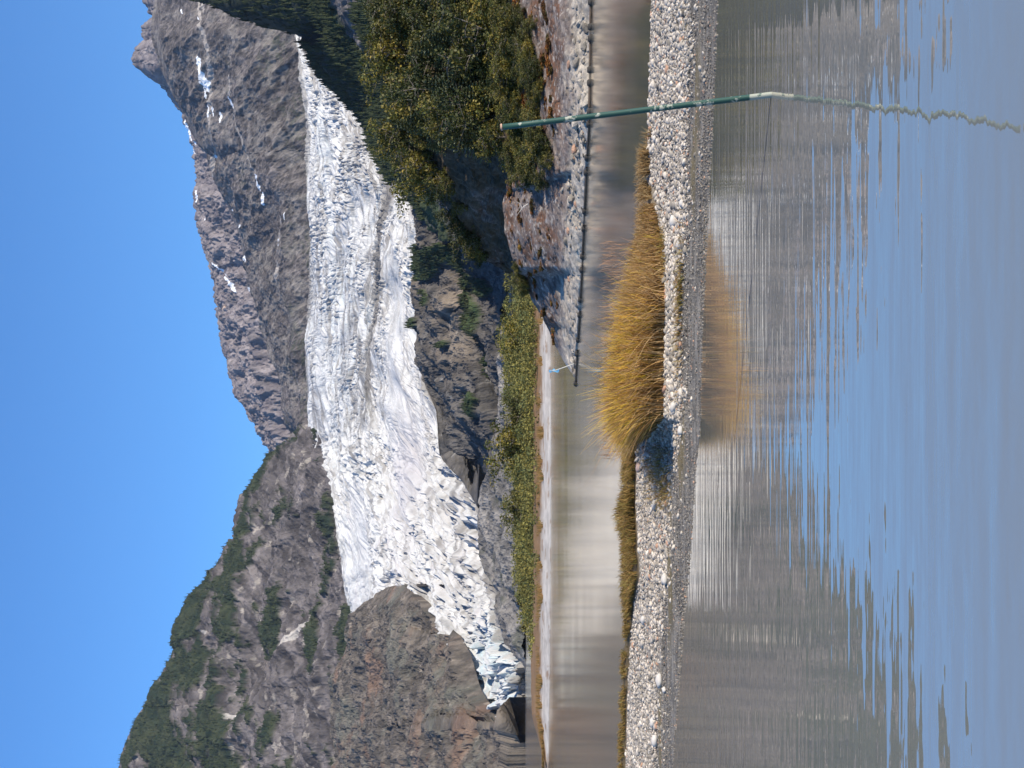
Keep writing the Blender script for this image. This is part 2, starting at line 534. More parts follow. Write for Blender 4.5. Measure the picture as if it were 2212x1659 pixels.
c = mix(c, (0.30, 0.265, 0.23), sstep(0.32, 0.55, fbm(G / np.array([45, 45, 22]), 5, 111, 0.6)) * 0.7)
c = mix(c, (0.5, 0.46, 0.42), seg_mask(X, Y, [(408, 1463, 425, 1478, 4), (425, 1478, 460, 1475, 4), (515, 1555, 565, 1550, 4), (650, 1400, 700, 1345, 5), (640, 1412, 700, 1350, 4), (470, 1365, 478, 1372, 4),
                                              (715, 1430, 730, 1440, 3)], fbm(G / 25, 3, 4)) * 0.6)
c = c * (1 + 0.4 * fbm(G / np.array([220, 300, 160]), 4, 119))[..., None]
gcol = mix((0.014, 0.024, 0.013), (0.038, 0.045, 0.022), sstep(-0.4, 0.5, fbm(G / 40, 4, 121)))
c = mix(c, gcol, veg)
veg_left = (G2.copy(), veg * (Y > 930) + 0)
G2, c = close_back(G2, c, 1200, 1200)
o = make_mesh('mountain_slope', G2, grid_faces(*G2.shape[:2]), c, M_rock_far)
tag(o, kind='structure')
plant_conifers('mountain_forest', veg_left[0], veg_left[1], 10000, 5, 11, M_forest, 501, 'dark conifer patches growing on the left mountain')

# ------------------------------------------------------------------ glacier (stream-line grid)
DG_X = [600, 650, 700, 745, 800, 900, 1000, 1060, 1131, 1140]
DG_D = [4600, 4150, 3700, 3350, 3050, 2520, 2050, 1790, 1500, 1480]


def DG(x): return np.interp(x, DG_X, DG_D)


def resample(pts, n):
    pts = np.array(pts, float)
    d = np.r_[0, np.cumsum(np.hypot(*np.diff(pts, axis=0).T))]
    s = np.linspace(0, d[-1], n)
    return np.stack([np.interp(s, d, pts[:, 0]), np.interp(s, d, pts[:, 1])], -1)


SL = [  # stream lines, first = upper edge, last = lower edge
    [(648, 30), (648, 80), (655, 160), (661, 300), (668, 500), (666, 650), (664, 800), (662, 930), (664, 952), (690, 1000), (722, 1040), (738, 1120), (743, 1200), (745, 1320), (742, 1440)],
    [(662, 30), (672, 90), (690, 180), (700, 300), (706, 500), (704, 700), (708, 830), (716, 930), (726, 1000), (745, 1080), (760, 1150), (768, 1240), (772, 1330), (775, 1400)],
    [(678, 50), (700, 130), (740, 220), (750, 350), (752, 500), (750, 700), (748, 850), (752, 950), (764, 1040), (785, 1120), (800, 1190), (812, 1250), (815, 1300), (820, 1330)],
    [(700, 80), (740, 190), (790, 280), (806, 400), (800, 520), (794, 700), (790, 850), (788, 930), (800, 1010), (822, 1090), (840, 1160), (850, 1220), (858, 1285), (862, 1310)],
    [(720, 110), (775, 240), (826, 330), (832, 420), (822, 520), (812, 650), (803, 800), (808, 900), (830, 990), (855, 1080), (878, 1160), (900, 1230), (925, 1290), (958, 1390)],
    [(740, 150), (800, 260), (852, 350), (862, 450), (850, 560), (845, 700), (850, 830), (868, 930), (890, 1020), (915, 1100), (940, 1180), (965, 1270), (990, 1350), (1010, 1420)],
    [(770, 190), (830, 310), (880, 390), (893, 480), (890, 600), (888, 730), (900, 850), (925, 950), (955, 1040), (985, 1120), (1010, 1210), (1035, 1310), (1050, 1400), (1062, 1510), (1070, 1545)],
    [(800, 220), (850, 330), (900, 410), (922, 490), (925, 620), (925, 720), (940, 850), (975, 960), (1030, 1040), (1058, 1130), (1065, 1220), (1090, 1310), (1098, 1370), (1133, 1430), (1134, 1500), (1132, 1566)]]
NS, NT = 1500, 620
sl = np.array([resample(p, NS) for p in SL])             # (8, NS, 2)
t = np.linspace(0, len(SL) - 1, NT)
i = np.minimum(t.astype(int), len(SL) - 2)
f = (t - i)[:, None, None]
# smooth interpolation between stream lines (Catmull-Rom)
im, i2, i3 = np.maximum(i - 1, 0), i + 1, np.minimum(i + 2, len(SL) - 1)
p0, p1, p2, p3 = sl[im], sl[i], sl[i2], sl[i3]
XY = 0.5 * ((2 * p1) + (-p0 + p2) * f + (2 * p0 - 5 * p1 + 4 * p2 - p3) * f ** 2 + (-p0 + 3 * p1 - 3 * p2 + p3) * f ** 3)
X, Y = XY[..., 0], XY[..., 1]
D = DG(X)
G = P(X, Y, D)
N = normals(G)
N[N[..., 2] < 0] *= -1
T = np.broadcast_to((t / (len(SL) - 1))[:, None], X.shape)
S = np.broadcast_to(np.linspace(0, 1, NS)[None, :], X.shape)
a = S * 3600.0                                            # metres along the flow
b = T * 2000.0                                            # metres across
z0 = np.zeros_like(a)
warp = fbm(np.stack([a / 300, b / 220, z0], -1), 3, 5)
aw, bw = a + warp * 90, b + warp * 60
rough_zone = 0.75 + 0.6 * sstep(0.45, 0.0, S) * sstep(0.6, 0.1, T) + 0.5 * sstep(0.78, 0.95, S) * sstep(0.6, 0.85, T)
smooth_zone = np.exp(-((X - 770) / 28) ** 2) * sstep(1000, 1080, Y) + 0.75 * np.exp(-((X - 880) / 45) ** 2 - ((Y - 1000) / 190) ** 2) + 0.7 * np.exp(-((X - 855) / 14) ** 2) * sstep(480, 560, Y) * sstep(1000, 850, Y)
rough_zone = rough_zone * 0.8 * np.clip(1 - 0.75 * smooth_zone, 0.15, 2)
# transverse crevasses + longitudinal ridges + broken seracs
cre = ridged(np.stack([aw / 46, bw / 120, z0], -1), 4, 11, 0.55)
lon = ridged(np.stack([aw / 330, bw / 40, z0], -1), 4, 17, 0.5)
w1, w2, wc = worley(np.stack([aw / 34, bw / 42], -1), 3)
blk = np.clip((w2 - w1) * 2.2, 0, 1)
v1, v2, vc = worley(np.stack([aw / 13, bw / 17], -1), 8)
fine = ridged(np.stack([aw / 9, bw / 12, z0], -1), 3, 23, 0.6)
# patches where crevasses cross the flow, run with it, or where the ice is broken into towers
za = sstep(-0.25, 0.35, fbm(np.stack([a / 420, b / 260, z0 + 4], -1), 3, 91))
zb = sstep(-0.3, 0.3, fbm(np.stack([a / 500, b / 200, z0 + 9], -1), 3, 95))
calm = 1 - 0.45 * sstep(350, 900, Y)
h = (cre * 13 * za * calm + lon * 17 * (1.2 - 0.8 * za) + (blk * (0.3 + 0.9 * wc)) * 11 * zb * calm + np.clip((v2 - v1) * 2, 0, 1) * 2.6 * (0.3 + vc) * (0.3 + zb) * calm + fine * 1.3) * rough_zone
lowz = sstep(880, 1000, Y)
h += ridged(np.stack([aw / 120, bw / 75, z0 + 2], -1), 3, 97, 0.5) * 22 * lowz * np.clip(1 - 0.8 * smooth_zone, 0.2, 1) - 8 * lowz
h -= 12 * rough_zone
h += fbm(np.stack([a / 520, b / 300, z0], -1), 3, 71) * 24
edge = np.minimum(sstep(0, 0.03, T), sstep(1.0, 0.985, T))
snout = sstep(1280, 1400, Y) * sstep(1000, 1040, X)
sh = ridged(np.stack([a / 70, b / 55, z0], -1), 3, 37, 0.5)
q1, q2, qc = worley(np.stack([a / 60, b / 50], -1), 31)
h = h * (1 - snout * 0.6) + snout * (sh * 8 + np.clip((q2 - q1) * 1.8, 0, 1) * 20 * (qc - 0.2) - 7)
h = h * np.clip(edge, 0.7, 1)
G2 = G + N * h[..., None]
G2[..., 1] -= snout * (h + 8 * qc) * 1.2
# colour: white weathered ice, blue depth, grey dirt bands along the flow
st = fbm(np.stack([a / 600, b / 14, z0], -1), 5, 41, 0.6)
st2 = fbm(np.stack([aw / 160, bw / 22, z0], -1), 5, 43, 0.65)
stb = fbm(np.stack([a / 900, b / 42, z0 + 3], -1), 4, 45, 0.55)
dirt = sstep(-0.12, 0.42, st2 * 0.6 + 0.5 * st + 0.7 * stb) * 0.78 * (1 - 0.8 * np.clip(smooth_zone, 0, 1)) * (1 - snout)
band = np.exp(-((X - 770) / 26) ** 2 - ((Y - 800) / 160) ** 2) + 0.9 * np.exp(-((X - (808 - (Y - 600) * 0.05)) / 22) ** 2) * sstep(330, 420, Y) * sstep(960, 820, Y) \
    + 0.9 * np.exp(-((X - 785) / 32) ** 2 - ((Y - 340) / 75) ** 2)
dirt = np.clip(dirt + band * sstep(-0.25, 0.5, st2 + 0.3 * fine) * 0.75, 0, 0.85)
mor_x = np.interp(Y[0] * 0 + 1, [0, 1], [0, 1])
mor = np.interp(Y, [300, 400, 520, 600, 700, 800, 900, 940], [848, 838, 822, 815, 810, 803, 793, 788])
mw = np.interp(Y, [300, 500, 700, 930], [13, 9, 6, 3])
morm = sstep(1.0, 0.6, np.abs(X - mor + fbm(G / 40, 3, 3) * 2) / mw) * sstep(320, 380, Y) * sstep(960, 880, Y)
blue = sstep(0.55, 0.1, blk) * 0.35 + sstep(0.35, -0.1, cre) * 0.35
bz = np.exp(-((X - 735) / 40) ** 2 - ((Y - 680) / 200) ** 2) * 0.5 + np.exp(-((X - 700) / 20) ** 2 - ((Y - 250) / 160) ** 2) * 0.4 + snout * 1.3 + np.exp(-((X - 900) / 16) ** 2 - ((Y - 650) / 130) ** 2) * 0.4
blue = np.clip(blue * (0.4 + 1.2 * bz) + bz * 0.25 * sstep(0, 0.5, warp + 0.2), 0, 1)
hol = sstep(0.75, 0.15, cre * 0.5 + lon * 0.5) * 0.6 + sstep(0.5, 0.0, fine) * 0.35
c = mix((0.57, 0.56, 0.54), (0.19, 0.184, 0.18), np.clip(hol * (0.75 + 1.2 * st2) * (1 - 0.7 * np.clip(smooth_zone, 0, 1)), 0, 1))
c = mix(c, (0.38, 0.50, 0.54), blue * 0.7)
c = mix(c, (0.20, 0.185, 0.17), dirt)
lilac = np.exp(-((X - 880) / 30) ** 2 - ((Y - 1020) / 130) ** 2) + 0.8 * sstep(0.2, 0.6, fbm(np.stack([a / 420, b / 40, z0], -1), 3, 77)) * sstep(1000, 1150, Y)
c = mix(c, (0.40, 0.375, 0.39), np.clip(lilac, 0, 1) * 0.6)
c = mix(c, (0.15, 0.14, 0.13), morm * 0.95)
bdark = np.exp(-((X - 1062) / 22) ** 2 - ((Y - 1230) / 55) ** 2) + np.exp(-((X - 1000) / 14) ** 2 - ((Y - 1070) / 40) ** 2)
c = mix(c, (0.16, 0.15, 0.14), np.clip(bdark, 0, 1) * sstep(0, 0.5, st2 + 0.1) * 0.8)
marg = np.maximum(sstep(0.035, 0.0, T + 0.01 * st2), sstep(0.965, 1.0, T + 0.015 * st2))
c = mix(c, (0.17, 0.155, 0.14), marg * 0.8)
skirt = G2[-1:].copy(); skirt[..., 2] -= 120; skirt[..., 1] += 60
skirt0 = G2[:1].copy(); skirt0[..., 2] -= 250; skirt0[..., 1] += 250
G2 = np.concatenate([skirt0, G2, skirt]); c = np.concatenate([c[:1], c, c[-1:]])
endc = G2[:, -1:].copy(); endc[..., 2] -= 120; endc[..., 1] += 40
G2 = np.concatenate([G2, endc], 1); c = np.concatenate([c, c[:, -1:]], 1)
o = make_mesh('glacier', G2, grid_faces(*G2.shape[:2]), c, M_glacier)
tag(o, kind='structure')

# ------------------------------------------------------------------ brown rock dome beside the snout
dome_top = [(1010, 1262), (863, 1265), (833, 1272), (796, 1304), (775, 1335), (763, 1364), (750, 1400), (739, 1421), (725, 1445), (712, 1470), (700, 1500), (690, 1540), (684, 1600), (682, 1659), (690, 1750), (720, 1950)]
dome_bot = [(870, 1262), (878, 1266), (900, 1277), (932, 1304), (955, 1354), (967, 1378), (977, 1356), (994, 1354), (1006, 1371), (1021, 1414), (1036, 1469), (1044, 1491), (1066, 1526), (1096, 1556), (1112, 1562), (1136, 1564), (1140, 1600), (1140, 1950)]
dome_bot = [(870, 1262), (900, 1277), (932, 1304), (957, 1354), (969, 1372), (1000, 1374), (1021, 1414), (1036, 1469), (1044, 1491), (1066, 1526), (1096, 1556), (1112, 1562), (1136, 1563), (1165, 1570), (1165, 1950)]
yy = np.linspace(1262, 1950, 800)
xt, xb = curve(dome_top, yy), curve(dome_bot, yy)
xt[0] = 866; 
NR = 560
f = np.linspace(0, 1, NR)[:, None]
X = xb * (1 - f) + xt * f
Y = np.broadcast_to(yy, X.shape)
wid = np.clip((Y - 1262) / 260, 0, 1) ** 0.7
bul = np.sin(np.pi * np.clip(f, 0, 1)) ** 1.4 * 130 * wid + 60 * f * wid
G = P(X, Y, DG(X) * 1.0 - 45 - bul)
N = normals(G)
fade = np.clip(np.minimum(f * 28 + 0.3 * sstep(1566, 1600, Y), (1 - f) * 12), 0.1, 1) * np.clip(wid * 2.5, 0.1, 1)
rot = np.array([[0.8, 0, -0.6], [0, 1, 0], [0.6, 0, 0.8]])
Gr = G @ rot.T
rel = ridged(Gr / np.array([260, 400, 90]), 6, 131, 0.58)
rel2 = ridged(Gr / np.array([60, 80, 18]) + fbm(G / 70, 2, 134)[..., None] * 0.5, 5, 137, 0.65)
rel3 = ridged(Gr / np.array([45, 40, 7]), 4, 139, 0.6)
rel = rel * 1.5
G2 = G + N * ((rel * 24 + rel2 * 8 + rel3 * 2.2) * fade)[..., None]
c = mix((0.062, 0.054, 0.046), (0.165, 0.14, 0.115), sstep(-0.4, 0.5, fbm(Gr / np.array([50, 60, 14]), 6, 141, 0.7)))
c = mix(c, (0.20, 0.12, 0.08), sstep(0.1, 0.5, fbm(G / 120, 5, 151, 0.6)) * 0.55)
c = mix(c, (0.125, 0.13, 0.105), sstep(0.05, 0.4, fbm(Gr / np.array([180, 180, 60]), 5, 161, 0.6)) * 0.5)
c = mix(c, (0.32, 0.27, 0.22), sstep(0.45, 0.6, fbm(Gr / np.array([40, 40, 9]), 5, 171, 0.6)) * 0.6)
G2, c = close_back(G2, c, 260, 300)
o = make_mesh('rock_dome', G2, grid_faces(*G2.shape[:2]), c, M_rock_mid)
tag(o, kind='structure')

# dark rock headland in the middle
head_top = [(860, 250), (880, 360), (901, 415), (898, 465), (905, 500), (908, 527), (903, 615), (901, 677), (906, 752), (912, 800), (916, 825), (921, 842), (934, 870), (941, 892), (946, 942), (953, 984), (962, 1000),
            (978, 1019), (998, 1036), (1013, 1044), (1030, 1050), (1081, 1053), (1137, 1056)]
yy = np.linspace(250, 1056, 950)
xt = curve(head_top, yy); xb = np.full_like(yy, 1140)
NR = 480
f = np.linspace(0, 1, NR)[:, None]
X = xb * (1 - f) + xt * f
Y = np.broadcast_to(yy, X.shape)
base = np.interp(Y, [250, 700, 950, 1056], [1150, 1250, 1330, 1420])
D = base + (1140 - X) * 2.4 + 60 * np.sin(f * 9 + Y / 130)
G = P(X, Y, D)
N = normals(G)
fade = np.clip((1 - f) * 10, 0.15, 1)
rot = np.array([[0.75, 0, 0.66], [0, 1, 0], [-0.66, 0, 0.75]])
Gr = G @ rot.T
rel = ridged(Gr / np.array([110, 300, 60]), 6, 181, 0.58)
rel2 = ridged(Gr / np.array([26, 40, 14]), 5, 187, 0.65)
dip = 35 * sstep(860, 1040, Y) * np.exp(-((X - 1045) / 45) ** 2)
G2 = G + N * ((rel * 26 + rel2 * 5.5) * fade - dip)[..., None]
c = mix((0.042, 0.040, 0.039), (0.125, 0.114, 0.103), sstep(-0.4, 0.5, fbm(Gr / np.array([26, 40, 10]), 6, 191, 0.7)))
warm = np.exp(-((X - 1010) / 35) ** 2 - ((Y - 690) / 90) ** 2) + 0.8 * np.exp(-((X - 925) / 25) ** 2 - ((Y - 560) / 70) ** 2)
c = mix(c, (0.30, 0.24, 0.18), np.clip(warm, 0, 1) * sstep(-0.4, 0.3, fbm(Gr / np.array([60, 60, 12]), 4, 195)) * 0.75)
c = mix(c, (0.30, 0.29, 0.27), sstep(0.42, 0.6, fbm(G / 22, 5, 197, 0.6)) * 0.5 * sstep(650, 750, Y))
# spruce strips on the headland
strip = seg_mask(X, Y, [(970, 540, 938, 600, 20), (965, 545, 1000, 560, 14), (995, 560, 1045, 640, 13), (1045, 640, 1085, 720, 14), (946, 520, 935, 545, 6), (1043, 560, 1048, 620, 5),
                        (1065, 600, 1070, 640, 8), (925, 680, 935, 700, 7), (955, 620, 968, 655, 4), (1060, 780, 1075, 830, 8), (1052, 860, 1060, 900, 5), (990, 730, 992, 745, 5)], fbm(G / 18, 4, 7) * 0.9)
sm = strip
G2 += N * (sm * (4 + 5 * ridged(G / 9, 3, 199)))[..., None]
c = mix(c, mix((0.022, 0.04, 0.018), (0.05, 0.072, 0.03), sstep(-0.3, 0.3, fbm(G / 10, 3, 201))), sm)
plant_conifers('headland_forest', G2, sm, 900, 4, 7, M_forest, 503, 'green conifer strips in the gullies of the dark rock headland')
G2, c = close_back(G2, c, 250, 350)
o = make_mesh('rock_headland', G2, grid_faces(*G2.shape[:2]), c, M_rock_mid)
tag(o, kind='structure')

# low grey rocks at the foot of the ice
low_top = [(1085, 450), (1088, 650), (1082, 860), (1078, 950), (1070, 1000), (1046, 1049), (1040, 1060), (1038, 1154), (1042, 1192), (1052, 1229), (1068, 1249), (1080, 1300), (1083, 1340), (1090, 1374), (1112, 1400), (1133, 1434), (1137, 1450)]
yy = np.linspace(450, 1450, 900)
xt = curve(low_top, yy)
NR = 200
f = np.linspace(0, 1, NR)[:, None]
X = 1142 * (1 - f) + xt * f
Y = np.broadcast_to(yy, X.shape)
G = P(X, Y, 1130 + (1142 - X) * 1.9)
N = normals(G)
fade = np.clip((1 - f) * 6, 0.3, 1) * np.clip(np.minimum(Y - 450, 1450 - Y) / 60, 0.2, 1)
rel = ridged(G / np.array([40, 90, 30]), 6, 211, 0.6)
G2 = G + N * (rel * 13 * fade)[..., None]
c = mix((0.085, 0.082, 0.08), (0.235, 0.22, 0.205), sstep(-0.45, 0.5, fbm(G / np.array([16, 30, 14]), 6, 221, 0.75)))
c = mix(c, (0.3, 0.26, 0.22), sstep(0.35, 0.6, fbm(G / 14, 4, 223)) * 0.5)
c = mix(c, (0.04, 0.05, 0.03), sstep(0.3, 0.5, fbm(G / 35, 4, 225)) * 0.5)
G2, c = close_back(G2, c, 80, 150)
o = make_mesh('rocky_shore', G2, grid_faces(*G2.shape[:2]), c, M_rock_mid)
tag(o, kind='structure')

# ------------------------------------------------------------------ right: shaded mountain flank and the forested spur in front of it
flank_top = [(250, -500), (330, -200), (405, -60), (430, 0), (455, 12), (478, 24), (500, 36), (525, 44), (550, 52), (575, 62), (598, 69), (622, 72), (640, 76), (655, 84), (668, 105), (686, 140),
             (706, 168), (722, 190), (745, 210), (768, 232), (790, 252), (806, 275), (818, 300), (828, 325), (845, 350), (870, 385), (893, 408), (925, 440), (980, 500)]
flank_mid = [(480, -500), (570, -200), (690, 0), (705, 30), (740, 62), (765, 100), (792, 145), (815, 175), (832, 205), (842, 245), (852, 290), (862, 330), (880, 375), (905, 408), (935, 440), (990, 500)]
G, X, Y, D = sheet(-500, 500, 620, [([(q[0] + 130, q[1]) for q in flank_mid], 1150), (flank_mid, 1300), (flank_top, [(2150, -500), (2000, 200), (1750, 500)])], 330)
N = normals(G)
rel = ridged(G / np.array([150, 300, 120]), 5, 231, 0.55)
tree = ridged(G / 13, 3, 233, 0.6)
hh = np.linspace(0, 1, 330)[:, None]
G2 = G + N * (rel * 18 * np.clip((1 - hh) * 6, 0, 1) + tree * 4)[..., None]
G2[..., 2] += np.clip(tree, 0, 1) * 5 * sstep(0.9, 1, hh)
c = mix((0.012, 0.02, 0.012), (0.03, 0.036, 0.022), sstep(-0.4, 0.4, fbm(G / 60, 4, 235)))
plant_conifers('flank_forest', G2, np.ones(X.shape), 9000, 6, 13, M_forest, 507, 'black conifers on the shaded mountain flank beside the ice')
G2, c = close_back(G2, c, 900, 400)
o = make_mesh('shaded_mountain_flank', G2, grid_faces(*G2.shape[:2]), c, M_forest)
tag(o, kind='structure')

spur_top = [(q[0] + 2, q[1]) for q in flank_mid]
G, X, Y, D = sheet(-500, 520, 760, [([(1150, -500), (1150, 520)], 560), ([(q[0] * 0.5 + 1000 * 0.5, q[1]) for q in spur_top], [(930, -500), (960, 520)]), (spur_top, [(1290, -500), (1270, 300), (1150, 520)])], 420)
N = normals(G)
rel = ridged(G / np.array([90, 200, 90]), 5, 241, 0.55)
rk = sstep(0.0, 0.18, fbm(G / np.array([90, 130, 45]), 5, 243, 0.6) + 0.25 * np.exp(-((X - 870) / 40) ** 2 - ((Y - 250) / 120) ** 2) - 0.03 - 0.25 * np.exp(-((X - 720) / 35) ** 2 - ((Y - 30) / 60) ** 2))
hh = np.linspace(0, 1, 420)[:, None]
tree = ridged(G / 10, 3, 247, 0.6)
G2 = G + N * (rel * 14 * np.clip((1 - hh) * 6, 0, 1) + (1 - rk) * (3 + 5 * tree) + rk * ridged(G / 30, 4, 249) * 6)[..., None]
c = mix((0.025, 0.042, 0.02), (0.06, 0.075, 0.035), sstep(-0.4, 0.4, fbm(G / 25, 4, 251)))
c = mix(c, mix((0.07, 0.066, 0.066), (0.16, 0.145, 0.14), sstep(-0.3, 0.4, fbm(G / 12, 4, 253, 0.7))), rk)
plant_conifers('spur_forest', G2, (1 - rk) * (X < 960), 9000, 4, 9, M_forest, 505, 'dark conifers covering the steep spur above the bushes')
G2, c = close_back(G2, c, 150, 100)
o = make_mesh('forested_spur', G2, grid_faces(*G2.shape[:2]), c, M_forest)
tag(o, kind='structure')


# ------------------------------------------------------------------ far spit with beach
def bump_profile(v, a, b): return sstep(a, b, v)


# spit: near waterline photo x ~1190, far waterline rises to the left
sp_near = [(1184, 400), (1188, 600), (1190, 800), (1191, 1000), (1190, 1300), (1187, 1500), (1184, 1659), (1183, 1900)]
sp_far = [(1146, 400), (1146, 1000), (1146, 1350), (1150, 1394), (1158, 1450), (1163, 1480), (1170, 1560), (1177, 1620), (1181, 1659), (1182, 1900)]
yy = np.linspace(300, 1900, 700)
dn = H * F / (curve(sp_near, yy) - HZ)
df_ = np.minimum(H * F / (curve(sp_far, yy) - HZ), 215)
NR = 90
f = np.linspace(-0.12, 1.12, NR)[:, None]
D = dn * (1 - f) + df_ * f
Xw = (829.5 - yy) / F * D
lenf = np.clip((df_ - dn) / 60, 0.1, 1)
zz = (sstep(0, 0.10, f) * 0.42 + sstep(0.1, 0.3, f) * 0.9) * lenf * sstep(1.0, 0.8, f)
zz = np.where(f < 0, f * 3, np.where(f > 1, -(f - 1) * 6, zz)) - 0.02
Gs = np.stack([Xw, D, zz + 0 * D], -1)
nz = fbm(Gs / 3, 4, 261)
Gs[..., 2] += nz * 0.10 * (f > 0) * lenf
c = mix((0.42, 0.375, 0.32), (0.56, 0.51, 0.44), sstep(-0.3, 0.3, nz))
c = mix(c, (0.25, 0.22, 0.18), sstep(0.02, 0.0, f + nz * 0.01) * 0.9 + 0 * nz)
c = mix(c, (0.22, 0.13, 0.06), sstep(0.14, 0.2, f + nz * 0.06))
c = mix(c, (0.25, 0.15, 0.08), sstep(0.25, 0.5, fbm(Gs / np.array([2.2, 2.2, 9]), 4, 265)) * 0.8)
o = make_mesh('beach', Gs, grid_faces(*Gs.shape[:2]), c, vmat('beach_sand', 0.95, 3.0, 0.6, 0.15, 0.2, 1.2))
tag(o, kind='structure')


# leaf cloud builder --------------------------------------------------
def leaf_cloud(cent, rad, n, size, cols, seed, flat=0.6, light=None):
    """n leaf faces spread through blobs. cent (k,3), rad (k,), returns V,F,C"""
    r = np.random.default_rng(seed)
    k = len(cent)
    cent = np.asarray(cent, float); rad = np.asarray(rad, float)
    w = rad ** 2; w /= w.sum()
    idx = r.choice(k, n, p=w)
    d = r.normal(size=(n, 3)); d /= np.linalg.norm(d, axis=1, keepdims=True)
    rr = rad[idx] * (0.45 + 0.55 * r.random(n) ** 0.5) * (1 + 0.25 * r.normal(size=n) * 0.5)
    pos = cent[idx] + d * rr[:, None] * np.array([1, 1, 0.8])
    nn = d * 0.6 + r.normal(size=(n, 3)) * 0.7 + np.array([0, 0, 0.35])
    nn /= np.linalg.norm(nn, axis=1, keepdims=True)
    tt = np.cross(nn, r.normal(size=(n, 3))); tt /= np.linalg.norm(tt, axis=1, keepdims=True)
    bb = np.cross(nn, tt)
    s = size * (0.6 + 0.8 * r.random(n))[:, None]
    V = np.stack([pos - tt * s, pos + bb * s * flat, pos + tt * s, pos - bb * s * flat], 1)
    Fc = np.arange(n * 4).reshape(n, 4)
    cols = np.asarray(cols, float)
    ci = r.integers(0, len(cols), n)
    # colour varies by twig clump and by leaf
    cc = cols[(idx * 7 + seed) % len(cols)] * 0.65 + cols[ci] * 0.35
    cc = cc * (0.75 + 0.5 * r.random(n))[:, None]
    return V.reshape(-1, 3), Fc, np.repeat(cc, 4, 0)


def tubes(paths, sides=6):
    """paths: list of (pts (m,3), radii (m,)) -> V,F"""
    Vs, Fs, off = [], [], 0
    for pts, rad in paths:
        pts = np.asarray(pts, float); m = len(pts)
        tan = np.gradient(pts, axis=0); tan /= np.linalg.norm(tan, axis=1, keepdims=True) + 1e-9
        ref = np.array([0.3, 1, 0.1]) if abs(tan[0][2]) > 0.5 else np.array([0, 0, 1.0])
        u = np.cross(tan, ref); u /= np.linalg.norm(u, axis=1, keepdims=True) + 1e-9
        v = np.cross(tan, u)
        an = np.linspace(0, 2 * np.pi, sides, endpoint=False)
        ring = pts[:, None] + (u[:, None] * np.cos(an)[None, :, None] + v[:, None] * np.sin(an)[None, :, None]) * np.asarray(rad)[:, None, None]
        Vs.append(ring.reshape(-1, 3))
        i = np.arange(m * sides).reshape(m, sides)
        a, b = i[:-1], np.roll(i[:-1], -1, 1)
        c_, d_ = np.roll(i[1:], -1, 1), i[1:]
        Fs.append(np.stack([a, b, c_, d_], -1).reshape(-1, 4) + off)
        capv = i[-1] + off
        for k in range(1, sides - 2, 2): Fs.append(np.array([[capv[0], capv[k], capv[k + 1], capv[(k + 2) % sides]]]))
        off += m * sides
    return np.concatenate(Vs), np.concatenate(Fs)


GREEN = [(0.11, 0.11, 0.02), (0.155, 0.135, 0.025), (0.07, 0.085, 0.02), (0.20, 0.155, 0.03), (0.045, 0.058, 0.018)]
GREEN_FAR = [(0.16, 0.145, 0.04), (0.22, 0.185, 0.045), (0.12, 0.13, 0.045), (0.08, 0.10, 0.035), (0.24, 0.21, 0.05)]
SPRUCE = [(0.15, 0.18, 0.115), (0.21, 0.235, 0.16), (0.10, 0.13, 0.07), (0.20, 0.19, 0.07)]


# thicket on the spit: one mass of alder and willow
th_top = [(1102, 560), (1098, 580), (1092, 627), (1085, 680), (1068, 727), (1078, 760), (1086, 800), (1090, 900), (1092, 1000), (1094, 1100), (1100, 1180), (1108, 1240), (1114, 1294), (1126, 1349), (1140, 1394), (1152, 1430), (1163, 1469), (1172, 1560), (1179, 1620), (1182, 1659)]
cent, rad = [], []
for k in range(1300):
    y = random.uniform(380, 1640)
    xt = float(curve(th_top, y))
    dnn = H * F / (float(curve(sp_near, y)) - HZ)
    dff = min(215, H * F / (float(curve(sp_far, y)) - HZ))
    fr = random.uniform(0.19, 0.85)
    d = dnn + (dff - dnn) * fr
    ht = max(0.25, (HZ - xt) / F * d + H)            # height that reaches the outline
    gz = 0.9
    top = ht * random.uniform(0.72, 1.0) if random.random() < 0.8 else ht * 1.05
    frr = min(1, 0.5 + (fr - 0.2) * 1.4)
    top *= frr * (0.88 + 0.16 * math.sin(y * 0.11) * math.sin(y * 0.037 + d))
    R = min(1.1, max(0.25, top * 0.3))
    Xc = (829.5 - y) / F * d
    z = gz * 0.3
    while z < top - R * 0.4:
        cent.append((Xc + random.uniform(-.5, .5), d + random.uniform(-.5, .5), z + R * 0.4)); rad.append(R * random.uniform(0.7, 1.15))
        z += R * 1.1
V, Fc, C = leaf_cloud(cent, rad, 190000, 0.125, GREEN_FAR, 5)
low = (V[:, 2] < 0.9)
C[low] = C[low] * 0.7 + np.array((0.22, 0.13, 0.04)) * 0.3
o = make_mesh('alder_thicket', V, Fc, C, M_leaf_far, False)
tag(o, 'dense green alder and willow thicket behind the far pale beach', 'bushes', kind='stuff')

